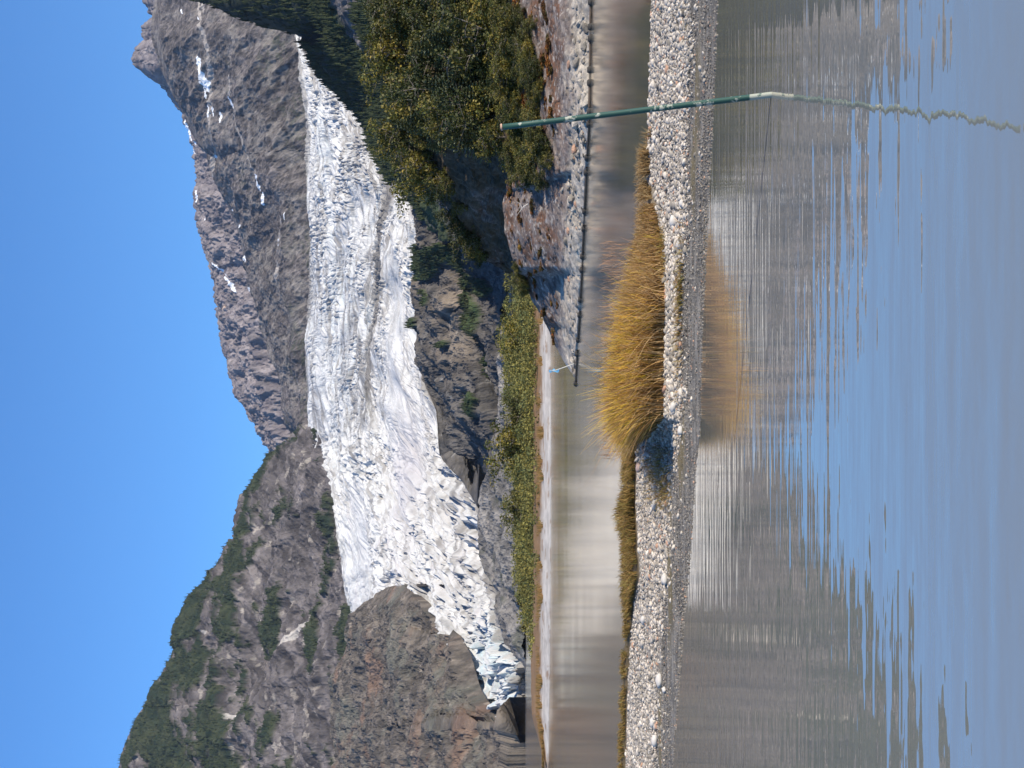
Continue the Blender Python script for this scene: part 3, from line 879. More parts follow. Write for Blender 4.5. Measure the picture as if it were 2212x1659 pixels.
# dry orange grass at the foot of the thicket
n = 22000
y = RNG.uniform(420, 1659, n)
fr = RNG.uniform(0.14, 0.26, n)
dnn = H * F / (curve(sp_near, y) - HZ); dff = np.minimum(215, H * F / (curve(sp_far, y) - HZ))
d = dnn + (dff - dnn) * fr
keep = fbm(np.stack([y / 40, fr * 8, y * 0], -1), 3, 3) + (fr - 0.20) * 7 > 0
y, d = y[keep], d[keep]; n = len(y)
base = np.stack([(829.5 - y) / F * d, d, np.full(n, 0.35)], -1)
hh = RNG.uniform(0.2, 0.9, n) * np.clip((dff[keep] - dnn[keep]) / 60, 0.35, 1)
w = 0.09
V = np.stack([base + np.array([-w, 0, 0]), base + np.array([w, 0, 0]), base + np.stack([RNG.normal(0, .15, n), RNG.normal(0, .15, n), hh], -1)], 1)
dc = np.array([(0.30, 0.17, 0.06), (0.24, 0.14, 0.045), (0.35, 0.22, 0.09), (0.16, 0.12, 0.04)])[RNG.integers(0, 4, n)]
o = make_mesh('dry_grass', V.reshape(-1, 3), np.arange(n * 3).reshape(n, 3), np.repeat(dc, 3, 0), M_blade, False)
tag(o, 'rusty dry grass between the far beach and the thicket', 'grass', kind='stuff')


# ------------------------------------------------------------------ trees / shrubs as things
def shrub_mesh(kind, seed):
    r = random.Random(seed)
    paths, cent, rad = [], [], []
    if kind == 'heath':
        for k in range(9):
            a_ = r.uniform(0, 6.28); q_ = r.uniform(0.2, 1.0)
            e = np.array([math.cos(a_) * q_, math.sin(a_) * q_, r.uniform(0.15, 0.7)])
            paths.append(([(0, 0, -0.1), e * 0.5, e], [0.03, 0.02, 0.008]))
            cent.append(e); rad.append(r.uniform(0.2, 0.4))
        V, Fc, C = leaf_cloud(cent, rad, 1100, 0.085, [(0.22, 0.075, 0.02), (0.30, 0.13, 0.03), (0.13, 0.05, 0.02), (0.20, 0.15, 0.04), (0.10, 0.09, 0.03)], seed)
    elif kind == 'alder':
        ns = r.randint(4, 6)
        for k in range(ns):
            az = r.uniform(0, 6.28); lean = r.uniform(0.15, 0.75)
            L = r.uniform(1.3, 2.4)
            pts, rr = [], []
            p = np.array([r.uniform(-.15, .15), r.uniform(-.15, .15), -0.4])
            dr = np.array([math.cos(az) * lean, math.sin(az) * lean, 1.0])
            for s in range(7):
                pts.append(p.copy()); rr.append(0.045 * (1 - s / 7.5))
                p = p + dr / np.linalg.norm(dr) * L / 6 + np.array([r.gauss(0, .05), r.gauss(0, .05), 0])
                dr[2] += 0.1
                if s >= 2:
                    for q in range(3):
                        e = p + np.array([r.gauss(0, .4), r.gauss(0, .4), r.uniform(-.1, .4)])
                        paths.append(([p, (p + e) / 2 + np.array([0, 0, .05]), e], [0.014, .01, .005]))
                        cent.append(e); rad.append(r.uniform(0.16, 0.36))
            paths.append((pts, rr))
            cent.append(p); rad.append(0.3)
        V, Fc, C = leaf_cloud(cent, rad, 3000, 0.062, GREEN, seed)
        # each leaf sits darker/lighter by species patch only
    else:
        # young spruce: whorls of drooping boughs
        Ht = r.uniform(1.6, 2.6)
        paths.append(([(0, 0, -0.3), (0, 0, Ht * 0.5), (0.03, 0, Ht)], [0.05, 0.03, 0.008]))
        Vs, Fs, Cs, off = [], [], [], 0
        z = 0.15
        while z < Ht:
            R = (Ht - z) / Ht * 0.75 + 0.08
            nb = 7
            a0 = r.uniform(0, 6.28)
            for k in range(nb):
                a = a0 + k * 6.283 / nb + r.uniform(-.2, .2)
                L = R * r.uniform(.8, 1.15)
                dirv = np.array([math.cos(a), math.sin(a), 0.25])
                for s in range(12):
                    t_ = (s + 0.5) / 12
                    p = np.array([0, 0, z]) + dirv * L * t_
                    for side in (-1, 1, 0):
                        q = np.array([-math.sin(a) * side, math.cos(a) * side, 0.1]) * 0.9 + dirv * 0.8 + np.array([0, 0, r.uniform(-.2, .45)])
                        q = q / np.linalg.norm(q)
                        l_ = 0.16 * (1.1 - t_ * 0.5)
                        wv = np.cross(q, (r.gauss(0, 1), r.gauss(0, 1), 1)); wv = wv / np.linalg.norm(wv) * 0.022
                        Vs.append([p - wv, p + wv, p + q * l_ + wv * .6, p + q * l_ - wv * .6])
                        Fs.append([off, off + 1, off + 2, off + 3]); off += 4
                        cc = np.array(r.choice(SPRUCE)) * r.uniform(.75, 1.25)
                        Cs += [cc] * 4
            z += 0.14
        V, Fc, C = np.array(Vs).reshape(-1, 3), np.array(Fs), np.array(Cs)
    tv, tf = tubes(paths, 5)
    return (V, Fc, C), (tv, tf)


PROTO = {}


def thing(name, loc, label, cat, group=None, rz=0.0, s=1.0):
    o = bpy.data.objects.new(name, None)
    COL.objects.link(o)
    o.location = loc; o.rotation_euler = (0, 0, rz); o.scale = (s, s, s)
    o.empty_display_size = 0.2
    tag(o, label, cat, group)
    return o


def place_plant(kind, var, loc, rz, s, label, cat, group, squash=1.0):
    key = (kind, var)
    nm = {'alder': 'alder_bush', 'spruce': 'spruce_sapling', 'heath': 'heath_shrub'}[kind]
    root = thing(nm, loc, label, cat, group, rz, s)
    root.scale = (s, s, s * squash)
    if key not in PROTO:
        (V, Fc, C), (tv, tf) = shrub_mesh(kind, 100 + var * 13 + (0 if kind == 'alder' else 7))
        cr = make_mesh('crown', V, Fc, C, {'alder': M_leaf, 'spruce': M_needle, 'heath': M_heath}[kind], False)
        tr = make_mesh('trunk', tv, tf, np.tile((0.20, 0.17, 0.14), (len(tv), 1)), M_bark, True)
        cr.parent = root; tr.parent = root
        PROTO[key] = (cr, tr)
    else:
        for src in PROTO[key]:
            c2 = src.copy(); COL.objects.link(c2); c2.parent = root
    return root


# ------------------------------------------------------------------ the rock knoll on the right
def rock_disp(G, N, seed, amp, sc):
    n1 = ridged(G / (sc * np.array([2.2, 2.5, 1.0])), 4, seed, 0.5)
    w1, w2, wc = worley(np.stack([G[..., 0] / sc * 0.55 + G[..., 2] / sc * 0.5 + G[..., 1] / sc * 0.2, G[..., 2] / sc * 1.5 - G[..., 0] / sc * 0.35 + G[..., 1] / sc * 0.2], -1) + fbm(G / sc * 1.4, 4, seed + 3)[..., None] * 0.75, seed)
    n2 = fbm(G / (sc * 0.35), 3, seed + 7, 0.5)
    crack = np.clip((w2 - w1) * 5, 0, 1)
    return G + N * (amp * (n1 * 0.85 + crack * 0.10 + wc * 0.22 + n2 * 0.12 - 0.3))[..., None], crack, wc


def rock_colour(G, crack, seed, low=1.1, rstr=0.85):
    c = mix((0.13, 0.10, 0.085), (0.27, 0.225, 0.195), sstep(-0.4, 0.5, fbm(G / 0.6, 6, seed, 0.7)))
    rust = sstep(-0.2, 0.42, fbm(G / np.array([1.1, 1.6, .9]), 5, seed + 5, 0.65)) * sstep(low * 0.9, low * 1.6, G[..., 2])
    rustc = mix((0.17, 0.07, 0.03), (0.07, 0.04, 0.022), sstep(-0.3, 0.4, fbm(G / 0.25, 4, seed + 21, 0.7)))
    c = mix(c, rustc, rust * rstr)
    pale = sstep(low * 1.25, low * 0.6, G[..., 2] + fbm(G / 1.3, 4, seed + 9) * 0.45)
    c = mix(c, mix((0.34, 0.30, 0.25), (0.58, 0.50, 0.39), sstep(-0.3, 0.4, fbm(G / 0.35, 5, seed + 11, .7))), pale)
    lich = sstep(0.3, 0.42, fbm(G / 0.28, 4, seed + 15)) * 0.5
    c = mix(c, (0.5, 0.47, 0.42), lich * sstep(0.5, 1, G[..., 2]))
    wet = sstep(0.07, 0.03, G[..., 2])
    c = mix(c, (0.045, 0.04, 0.035), wet * 0.85)
    c = mix(c, (0.07, 0.055, 0.045), (1 - crack) * 0.3)
    return c


# upper knoll (back)
kb_top = [(770, -500), (800, -200), (805, 0), (822, 60), (840, 130), (858, 200), (872, 260), (885, 310), (905, 360), (925, 390), (955, 425), (985, 470), (1008, 515), (1040, 545), (1080, 568), (1110, 588), (1160, 640), (1210, 700)]
kb_dt = [(88, -500), (84, 0), (82, 300), (86, 420), (92, 520), (94, 700)]
kb_mid = [(1000, -500), (1000, 0), (1000, 200), (1000, 330), (1020, 400), (1050, 470), (1080, 530), (1105, 570), (1125, 600), (1175, 650), (1220, 700)]
kb_dm = [(74, -500), (72, 0), (71, 300), (76, 400), (85, 480), (92, 560), (94, 700)]
G, X, Y, D = sheet(-500, 700, 620, [(1300, [(62, -500), (62, 300), (70, 420), (84, 520), (90, 700)]), ([(1110, -500), (1110, 330), (1120, 480), (1135, 600), (1230, 700)], [(66, -500), (66, 300), (72, 400), (84, 500), (90, 700)]),
                                   (kb_mid, kb_dm), (kb_top, kb_dt)], 420)
N = normals(G)
KB = G.copy()
G2, crack, wc = rock_disp(G, N, 301, 0.7, 1.5)
c = rock_colour(G2, crack, 311, 0.6)
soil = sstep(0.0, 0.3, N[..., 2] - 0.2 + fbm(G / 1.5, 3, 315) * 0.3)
c = mix(c * 0.55, (0.05, 0.038, 0.018), soil * 0.75)  # knoll rock darkened overall, deepening the shade of the left cleft through its colour
G2, c = close_back(G2, c, 12, 14)
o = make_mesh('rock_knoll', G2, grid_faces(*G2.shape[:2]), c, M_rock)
tag(o, kind='structure')

# lower ledge (front)
kf_top = [(1010, -500), (1060, -150), (1085, 0), (1098, 100), (1108, 200), (1118, 300), (1108, 350), (1098, 400), (1092, 440), (1096, 500), (1108, 550), (1124, 585), (1150, 640), (1172, 680), (1190, 715), (1206, 750), (1222, 785), (1236, 806), (1252, 830)]
kf_bot = [(1278, -500), (1277, 0), (1274, 250), (1266, 400), (1262, 500), (1257, 600), (1252, 700), (1245, 800), (1244, 832)]
yy = np.linspace(-500, 832, 1100)
xt, xb = curve(kf_top, yy), curve(kf_bot, yy)
NR = 420
f = np.linspace(0, 1, NR)[:, None]
db = H * F / (xb - HZ)
prof = f ** 0.9
X = xb * (1 - prof) + xt * prof
Y = np.broadcast_to(yy, X.shape)
ddep = np.interp(yy, [-500, 300, 560, 832], [14, 12, 9, 2.0])
D = db + ddep * f ** 1.15 + 0.3 * np.sin(f * 14 + Y / 60)
# buttress steps that face left and stay in shade
D = D + 2.4 * sstep(572, 596, Y) * sstep(1262, 1190, X) + 0.9 * sstep(380, 396, Y + (X - 1180) * 0.3) * sstep(1265, 1200, X) + 0.8 * sstep(690, 705, Y - (X - 1200) * 0.5)
G = P(X, Y, D)
KF = G.copy()
N = normals(G)
G2, crack, wc = rock_disp(G, N, 331, 0.26, 1.7)
edge = np.clip(np.minimum(1, (832 - Y) / 90), 0.15, 1)
G2 = G + (G2 - G) * edge[..., None]
under = G2[0].copy(); under[:, 2] -= 0.8
c = rock_colour(G2, crack, 341, 0.72)
G2 = np.concatenate([under[None], G2]); c = np.concatenate([c[:1], c])
G2, c = close_back(G2, c, 4.5, 6)
o = make_mesh('rock_ledge', G2, grid_faces(*G2.shape[:2]), c, M_rock)
tag(o, kind='structure')


def surf(Gd, r_, c_):
    return Gd[int(r_ * (Gd.shape[0] - 1)), int(c_ * (Gd.shape[1] - 1))]


def col_of(y, y0, y1): return (y - y0) / (y1 - y0)


rr = random.Random(11)
cnt = 0
# bushes over the upper knoll: jittered rows
for y in range(-430, 575, 38):
    for r_ in np.arange(0.36, 1.0, 0.095):
        yj = y + rr.uniform(-17, 17)
        rj = min(0.985, max(0.34, r_ + rr.uniform(-0.04, 0.04)))
        # keep the bare, shaded cleft at the left end of the knoll open
        if yj > 320 and rj < 0.70: continue
        if yj > 440 and rj < 0.86 and rr.random() < 0.75: continue
        if yj > 560: continue
        if -430 < yj < -150 and rr.random() < 0.4: continue
        p = surf(KB, rj, col_of(yj, -500, 700))
        sprc = rr.random() < (0.60 if (60 < yj < 320 and 0.4 < rj < 0.85) else 0.12)
        s = rr.choice((0.55, 0.75, 0.95, 1.1, 1.4)) * rr.uniform(0.9, 1.1) * (1.0 if rj < .9 else 0.75)
        if yj > 400: s *= 0.7
        if sprc:
            place_plant('spruce', rr.randint(0, 3), p, rr.uniform(0, 6.28), s, 'grey green young spruce among the bushes on the rocky knoll', 'sapling', 'young spruces on the knoll')
        else:
            z = 'crest' if rj > 0.88 else ('right side' if yj < 150 else 'left side')
            lab = {'crest': 'yellow green alder bush along the crest of the rocky knoll', 'right side': 'olive alder bush on the right flank of the rocky knoll',
                   'left side': 'dark olive alder bush on the left flank of the rocky knoll'}[z]
            place_plant('alder', rr.randint(0, 5), p, rr.uniform(0, 6.28), s, lab, 'bush', 'alder bushes on the knoll ' + z)
        cnt += 1
# bushes on top of the lower ledge and a group reaching down to the water
for k in range(46):
    yj = rr.uniform(-300, 330)
    rj = rr.uniform(0.80, 0.97)
    p = surf(KF, rj, col_of(yj, -500, 832))
    place_plant('alder', rr.randint(0, 5), p, rr.uniform(0, 6.28), rr.uniform(0.4, 0.75), 'small olive bush along the top edge of the lower rock ledge', 'bush', 'bushes on the ledge edge', 0.8)
for k in range(60):
    yj = rr.uniform(40, 330)
    rj = rr.uniform(0.58 - 0.10 * (yj - 40) / 290, 0.9)
    p = surf(KF, rj, col_of(yj, -500, 832))
    place_plant('alder', rr.randint(0, 5), p, rr.uniform(0, 6.28), rr.uniform(0.28, 0.5), 'low rusty olive scrub on the upper part of the lower rock ledge', 'bush', 'low scrub on the ledge', 0.7)
for k in range(30):
    t_ = rr.random()
    yj = 255 + 135 * rr.random()
    rj = 0.92 - 0.62 * t_ * (0.5 + (yj - 255) / 270)
    p = surf(KF, rj, col_of(yj, -500, 832))
    place_plant('alder', rr.randint(0, 5), p, rr.uniform(0, 6.28), rr.uniform(0.35, 0.6), 'bright olive bush growing down the ledge towards the water', 'bush', 'bushes growing down the ledge', 0.85)
for k in range(7):
    yj = 575 + k * 8
    p = surf(KF, 0.97 - 0.03 * (k % 3), col_of(yj, -500, 832))
    place_plant('alder', k % 6, p, rr.uniform(0, 6.28), rr.uniform(0.2, 0.34), 'low yellowish bush on the left toe of the rock ledge', 'bush', 'low bushes on the toe of the ledge')
for k in range(95):
    yj = rr.uniform(-80, 800)
    rj = rr.uniform(0.40, 0.97) if yj < 700 else rr.uniform(0.75, 0.99)
    p = surf(KF, rj, col_of(yj, -500, 832))
    if p[2] < 0.75: continue
    place_plant('heath', rr.randint(0, 3), p, rr.uniform(0, 6.28), rr.uniform(0.22, 0.5), 'low rust coloured heath shrub clinging to the bare rock ledge', 'shrub', 'rusty heath shrubs on the ledge', 0.6)
# taller saplings above the thicket
for (x, y, s, lab) in [(1040, 964, 1.55, 'tall thin alder sapling rising highest above the far thicket'), (1076, 889, 1.25, 'yellow green sapling standing above the thicket right of the tallest one'),
                       (1075, 1096, 1.2, 'loose sapling above the thicket below the end of the dark headland'), (1066, 728, 1.5, 'bushy sapling at the right end of the far thicket')]:
    d = 165.0
    top = (HZ - x) / F * d + H
    root = place_plant('alder', 2, ((829.5 - y) / F * d, d, 0.6), rr.uniform(0, 6), (top - 0.6) / 2.6, lab, 'sapling', None)

# ------------------------------------------------------------------ gravel bar
gn = [(1560, -500), (1553, 0), (1548, 150), (1540, 300), (1530, 500), (1520, 700), (1516, 850), (1514, 940), (1505, 1000), (1497, 1150), (1490, 1250), (1480, 1350), (1468, 1500), (1456, 1659), (1440, 2000)]
gm = [(1492, -500), (1490, 0), (1490, 300), (1480, 500), (1472, 700), (1470, 900), (1465, 1000), (1450, 1150), (1435, 1350), (1425, 1500), (1415, 1659), (1405, 2000)]
gp = [(1428, -500), (1426, 0), (1420, 200), (1418, 300), (1415, 400), (1420, 460), (1432, 520), (1440, 700), (1436, 900), (1405, 945), (1378, 965), (1376, 1100), (1386, 1240), (1372, 1300), (1362, 1400), (1357, 1500), (1353, 1659), (1350, 2000)]
gc = [(1422, -500), (1418, 0), (1412, 200), (1408, 300), (1404, 400), (1402, 450), (1403, 550), (1405, 650), (1404, 890), (1385, 925), (1356, 960), (1354, 1100), (1356, 1300), (1350, 1400), (1348, 1659), (1345, 2000)]
KN = np.array([0.0, 0.25, 0.7, 0.92, 1.0])


def bar_rows(y):
    y = np.asarray(y, float)
    rd, rz = [], []
    for pts_, zc in ((gn, 0.0), (gm, 0.05), (gp, 0.25), (gc, 0.34)):
        rd.append((H - zc) * F / (curve(pts_, y) - HZ)); rz.append(zc + 0 * y)
    rd[2] = np.maximum(rd[2], rd[1] + 0.5)
    rd[3] = np.maximum(rd[3], rd[2] + 0.5)
    rd.append(rd[3] + 2.2); rz.append(0 * y)
    return np.array(rd), np.array(rz)


def bar_dz(y, f):
    """y (n,), f (...) broadcast against y: distance and height of the bar surface"""
    rd, rz = bar_rows(y)
    f = np.asarray(f, float)
    k = np.clip(np.searchsorted(KN, f, side='right') - 1, 0, 3)
    t_ = (f - KN[k]) / (KN[k + 1] - KN[k])
    kk = np.broadcast_to(k, np.broadcast_shapes(f.shape, rd.shape[1:]))
    cidx = np.broadcast_to(np.arange(rd.shape[1]) if rd.ndim > 1 else 0, kk.shape)
    if rd.ndim > 1:
        d = rd[kk, cidx] * (1 - t_) + rd[kk + 1, cidx] * t_
        z = rz[kk, cidx] * (1 - t_) + rz[kk + 1, cidx] * t_
    else:
        d = rd[kk] * (1 - t_) + rd[kk + 1] * t_
        z = rz[kk] * (1 - t_) + rz[kk + 1] * t_
    return d, z


yy = np.linspace(-500, 2000, 1400)
NR = 300
f = np.linspace(-0.1, 1.06, NR)[:, None]
D, z = bar_dz(yy, f)
Xw = (829.5 - yy) / F * D
f = f + 0 * D
Gb = np.stack([Xw, D, z], -1)
nz = fbm(Gb / 0.25, 5, 401, 0.6)
n2 = fbm(Gb / np.array([2.5, 1.0, 1]), 4, 405)
Gb[..., 2] += (nz * 0.012 + n2 * 0.02) * sstep(0, 0.05, f) - 0.004
c = mix((0.22, 0.19, 0.15), (0.34, 0.30, 0.25), sstep(-0.4, 0.4, nz))
mud = sstep(0.32, 0.22, f + n2 * 0.08)
c = mix(c, mix((0.11, 0.10, 0.085), (0.22, 0.20, 0.17), sstep(-0.3, 0.3, fbm(Gb / np.array([0.6, 0.25, 1]), 4, 409))), mud)
moss = sstep(0.12, 0.4, n2) * sstep(0.1, 0.2, f) * sstep(0.45, 0.3, f)
c = mix(c, (0.14, 0.105, 0.04), moss * 0.8)
c = mix(c, (0.12, 0.08, 0.03), sstep(0.69, 0.75, f + n2 * 0.05) * 0.85 * sstep(380, 470, yy))
c = mix(c, (0.09, 0.08, 0.07), sstep(0.035, 0.01, f + nz * 0.01))
o = make_mesh('gravel_bar', Gb, grid_faces(*Gb.shape[:2]), c, M_gravel)
tag(o, kind='structure')


def bar_point(y, f):
    d, z_ = bar_dz(np.asarray(y, float), f)
    xw = (829.5 - y) / F * d
    return np.stack([xw, d, z_], -1)


# unit stone templates
def ico(sub):
    import bmesh
    bm = bmesh.new(); bmesh.ops.create_icosphere(bm, subdivisions=sub, radius=1)
    V = np.array([v.co[:] for v in bm.verts]); Fc = np.array([[v.index for v in f_.verts] for f_ in bm.faces])
    bm.free()
    return V, Fc


IV, IF = ico(2)


def stone_var(seed):
    q = IV * np.array([1, 0.8, 0.55])
    d = 1 + 0.28 * gnoise(IV * 1.1 + seed * 3.1, seed) + 0.12 * gnoise(IV * 2.6 + seed, seed + 1)
    return q * d[:, None]


STV = np.array([stone_var(k) for k in range(10)])


def scatter_stones(name, pos, size, cols, mat, seed):
    r = np.random.default_rng(seed)
    n = len(pos)
    va = STV[r.integers(0, 10, n)]
    a = r.uniform(0, 2 * np.pi, n); ca, sa = np.cos(a), np.sin(a)
    tx = r.normal(0, 0.25, n)
    x = va[..., 0] * ca[:, None] - va[..., 1] * sa[:, None]
    y_ = va[..., 0] * sa[:, None] + va[..., 1] * ca[:, None]
    z = va[..., 2] + x * tx[:, None]
    V = np.stack([x, y_, z], -1) * size[:, None, None] + pos[:, None]
    Fc = IF[None] + (np.arange(n) * len(IV))[:, None, None]
    C = np.repeat(cols, len(IV), 0)
    return make_mesh(name, V.reshape(-1, 3), Fc.reshape(-1, 3), C, mat, True)


IV1, IF1 = ico(1)
STV1 = np.array([(IV1 * np.array([1, 0.8, 0.6])) * (1 + 0.35 * gnoise(IV1 * 1.1 + k * 3.1, k))[:, None] for k in range(10)])


def pebble_cols(n, lo, hi):
    tone = RNG.uniform(lo, hi, n)
    cols = np.stack([tone * 1.08, tone * 0.95, tone * 0.79], -1)
    sp_ = RNG.random(n)
    cols[sp_ < 0.04] = np.array((0.40, 0.24, 0.16))
    cols[(sp_ > 0.04) & (sp_ < 0.16)] *= 0.5
    cols[sp_ > 0.94] *= 1.2
    return cols


n = 62000
y = RNG.uniform(-350, 1950, n)
ff = RNG.uniform(0.10, 0.93, n)
fe = np.where(y < 400, 0.93, 0.71)
dens = sstep(0.18, 0.32, ff + 0.05 * np.sin(y / 60)) * (ff < fe)
dens = np.where(ff < 0.26, dens * 0.4 + 0.03, dens)
keep = RNG.random(n) < dens
y, ff = y[keep], ff[keep]
pos = bar_point(y, ff)
n = len(y)
size = np.clip(RNG.lognormal(math.log(0.0185), 0.50, n), 0.008, 0.08)
pos[:, 2] += size * 0.1
cols = pebble_cols(n, 0.20, 0.54)
bigm = size > 0.026
o = scatter_stones('pebbles', pos[bigm], size[bigm], cols[bigm], M_pebble, 3)
tag(o, 'pale rounded pebbles covering the gravel bar', 'pebbles', kind='stuff')
_iv, _if, _st = IV, IF, STV
IV, IF, STV = IV1, IF1, STV1
o = scatter_stones('small_pebbles', pos[~bigm], size[~bigm], cols[~bigm], M_pebble, 4)
tag(o, 'small pebbles filling the gaps of the gravel bar', 'pebbles', kind='stuff')
n = 26000
y = RNG.uniform(-350, 1950, n)
ff = RNG.uniform(0.01, 0.30, n)
pos = bar_point(y, ff)
size = np.clip(RNG.lognormal(math.log(0.009), 0.5, n), 0.004, 0.03)
o = scatter_stones('wet_grit', pos, size, pebble_cols(n, 0.09, 0.26), M_pebble, 5)
tag(o, 'fine grit on the wet edge of the gravel bar', 'grit', kind='stuff')
IV, IF, STV = _iv, _if, _st

n = 1500
yj = RNG.uniform(-400, 815, n)
rj = np.abs(RNG.normal(0, 0.10, n)) + 0.02
pos = np.array([KF[int(min(0.95, a_) * (KF.shape[0] - 1)), int((b_ + 500) / 1332 * (KF.shape[1] - 1))] for a_, b_ in zip(rj, yj)])
size = np.clip(RNG.lognormal(math.log(0.06), 0.65, n), 0.02, 0.26)
pos[:, 2] += size * 0.15
o = scatter_stones('shore_rubble', pos, size, pebble_cols(n, 0.14, 0.40), M_rock, 9)
o.data.polygons.foreach_set('use_smooth', np.zeros(len(o.data.polygons), bool))
tag(o, 'broken rock rubble along the waterline of the ledge', 'rocks', kind='stuff')

# single larger stones
big = [(1505, 475, .10), (1500, 430, .075), (1438, 395, .07), (1443, 410, .07), (1518, 1200, .085), (1425, 1520, 0.0)]
bigs = [(480, .42, .11, 'pale cobble in the middle of the bar beyond the leaning pole'), (440, .30, .075, 'smaller pale cobble right of the leaning pole'),
        (530, .33, .085, 'white flat cobble lying below the low tan grass'), (620, .47, .07, 'rounded grey cobble below the sedge clump'),
        (880, .40, .10, 'round pale cobble just under the left end of the sedge clump'), (930, .22, .09, 'smooth pale stone on the wet sand below the sedge'),
        (1090, .45, .10, 'dark edged cobble halfway up the left part of the bar'), (1250, .27, .11, 'broad pale stone lying on the wet edge of the bar'),
        (1340, .52, .10, 'grey cobble near the mossy back edge of the bar'), (1470, .24, .13, 'largest pale boulder on the wet edge at left'),
        (1490, .18, .07, 'small pale stone just beside the largest boulder'), (1560, .30, .10, 'chalky stone low on the left end of the bar'),
        (1010, .66, .12, 'pinkish rock beside the shadow of the sedge'), (1600, .25, .12, 'flat pale stone nearest the left edge of the picture'), (300, .72, .07, 'pale stone perched on the far rim of the bar at right')]
for k, (y_, f_, s_, lab) in enumerate(bigs):
    p = bar_point(np.array(float(y_)), np.array(f_))
    V = STV[k % 10] * s_ * np.array([1, 1, .95])
    a = k * 1.7
    V = V @ np.array([[math.cos(a), -math.sin(a), 0], [math.sin(a), math.cos(a), 0], [0, 0, 1]])
    tn = 0.5 if k != 12 else 0.42
    cc = np.tile((tn, tn * .93 if k != 12 else .30, tn * .84 if k != 12 else .25), (len(V), 1))
    o = make_mesh('cobble', V, IF, cc, M_pebble, True)
    o.location = (p[0], p[1], p[2] + s_ * 0.3)
    tag(o, lab, 'stone', 'larger stones on the gravel bar')


# ------------------------------------------------------------------ sedge and grasses
def blades(name, base, height, lean, width, cb, ct, seed, label, segs=4):
    r = np.random.default_rng(seed)
    n = len(base)
    az = r.uniform(0, 2 * np.pi, n)
    side = np.stack([np.cos(az), np.sin(az), np.zeros(n)], -1)
    t = np.linspace(0, 1, segs + 1)
    bend = r.uniform(0.5, 1.3, n)
    V = []
    for k, tk in enumerate(t):
        c_ = base + lean * (tk ** 1.7 * bend)[:, None] * height[:, None] + np.stack([np.zeros(n), np.zeros(n), height * (tk - 0.18 * tk * tk * bend)], -1)
        w_ = (width * (1 - tk ** 2) + 0.0012)[:, None]
        V.append(np.stack([c_ - side * w_, c_ + side * w_], 1))
    V = np.stack(V, 1)                                   # n, segs+1, 2, 3
    idx = np.arange(n * (segs + 1) * 2).reshape(n, segs + 1, 2)
    Fc = np.stack([idx[:, :-1, 0], idx[:, :-1, 1], idx[:, 1:, 1], idx[:, 1:, 0]], -1).reshape(-1, 4)
    C = cb[:, None, :] * (1 - t)[None, :, None] + ct[:, None, :] * t[None, :, None]
    C = np.repeat(C[:, :, None, :], 2, 2).reshape(-1, 3)
    o = make_mesh(name, V.reshape(-1, 3), Fc, C, M_blade, False)
    tag(o, label, 'grass', kind='stuff')
    return o


n = 30000
y = RNG.uniform(440, 948, n)
ff = RNG.uniform(0.66, 1.0, n)
f0 = 0.70
dn_ = np.interp(y, [440, 520, 600, 680, 930, 948], [0.12, 0.4, 0.8, 1, 1, 0.5])
keep = (ff > f0 + RNG.normal(0, 0.02, n)) & (RNG.random(n) < dn_)
y, ff, n = y[keep], ff[keep], int(keep.sum())
base = bar_point(y, ff)
hy = np.interp(y, [440, 500, 570, 650, 750, 850, 905, 948], [0.20, 0.34, 0.50, 0.68, 0.82, 0.98, 0.88, 0.42])
hy = hy * np.interp(ff, [0.7, 0.8, 1.0], [0.85, 1.0, 1.05])
height = hy * RNG.uniform(0.55, 1.1, n) * np.where(RNG.random(n) < 0.07, 1.35, 1)
tuft = fbm(base / 0.35, 3, 61)
height *= 1 + 0.25 * fbm(base / np.array([0.3, 0.5, 9]), 3, 62)
lean = np.stack([-0.10 + RNG.normal(0, 0.26, n) + tuft * 0.2, RNG.normal(0.0, 0.2, n), np.zeros(n)], -1)
lean[:, 0] += np.interp(y, [440, 650, 800, 930], [0.0, 0.06, -0.02, -0.25])
pal_b = np.array([(0.12, 0.055, 0.015), (0.30, 0.15, 0.045), (0.06, 0.035, 0.012), (0.40, 0.24, 0.10)])
pal_t = np.array([(0.72, 0.44, 0.03), (0.56, 0.41, 0.03), (0.82, 0.46, 0.06), (0.44, 0.20, 0.035), (0.76, 0.52, 0.05)])
ct = pal_t[RNG.integers(0, 5, n)]
dry = (RNG.random(n) < np.interp(y, [440, 600, 700, 950], [0.95, 0.85, 0.5, 0.45]))
ct[dry] = np.array([(0.36, 0.20, 0.07), (0.46, 0.30, 0.13)])[RNG.integers(0, 2, int(dry.sum()))]
blades('sedge', base, height, lean, np.full(n, 0.0042), pal_b[RNG.integers(0, 4, n)], ct, 71, 'tall golden yellow sedge clump leaning left on the gravel bar')

n = 1700
y = RNG.uniform(560, 948, n)
base = bar_point(y, RNG.uniform(0.67, 0.86, n))
height = RNG.uniform(0.35, 0.85, n) * np.interp(y, [560, 700, 948], [0.5, 0.9, 1.0])
lean = np.stack([RNG.normal(-0.3, 0.5, n), RNG.normal(-0.1, 0.35, n), np.zeros(n)], -1)
pq = np.array([(0.62, 0.40, 0.18), (0.48, 0.27, 0.09), (0.75, 0.52, 0.26)])
blades('dry_stalks', base, height, lean, np.full(n, 0.005), pq[RNG.integers(0, 3, n)] * 0.8, pq[RNG.integers(0, 3, n)], 76, 'pale dry stalks sprawling out of the sedge clump')

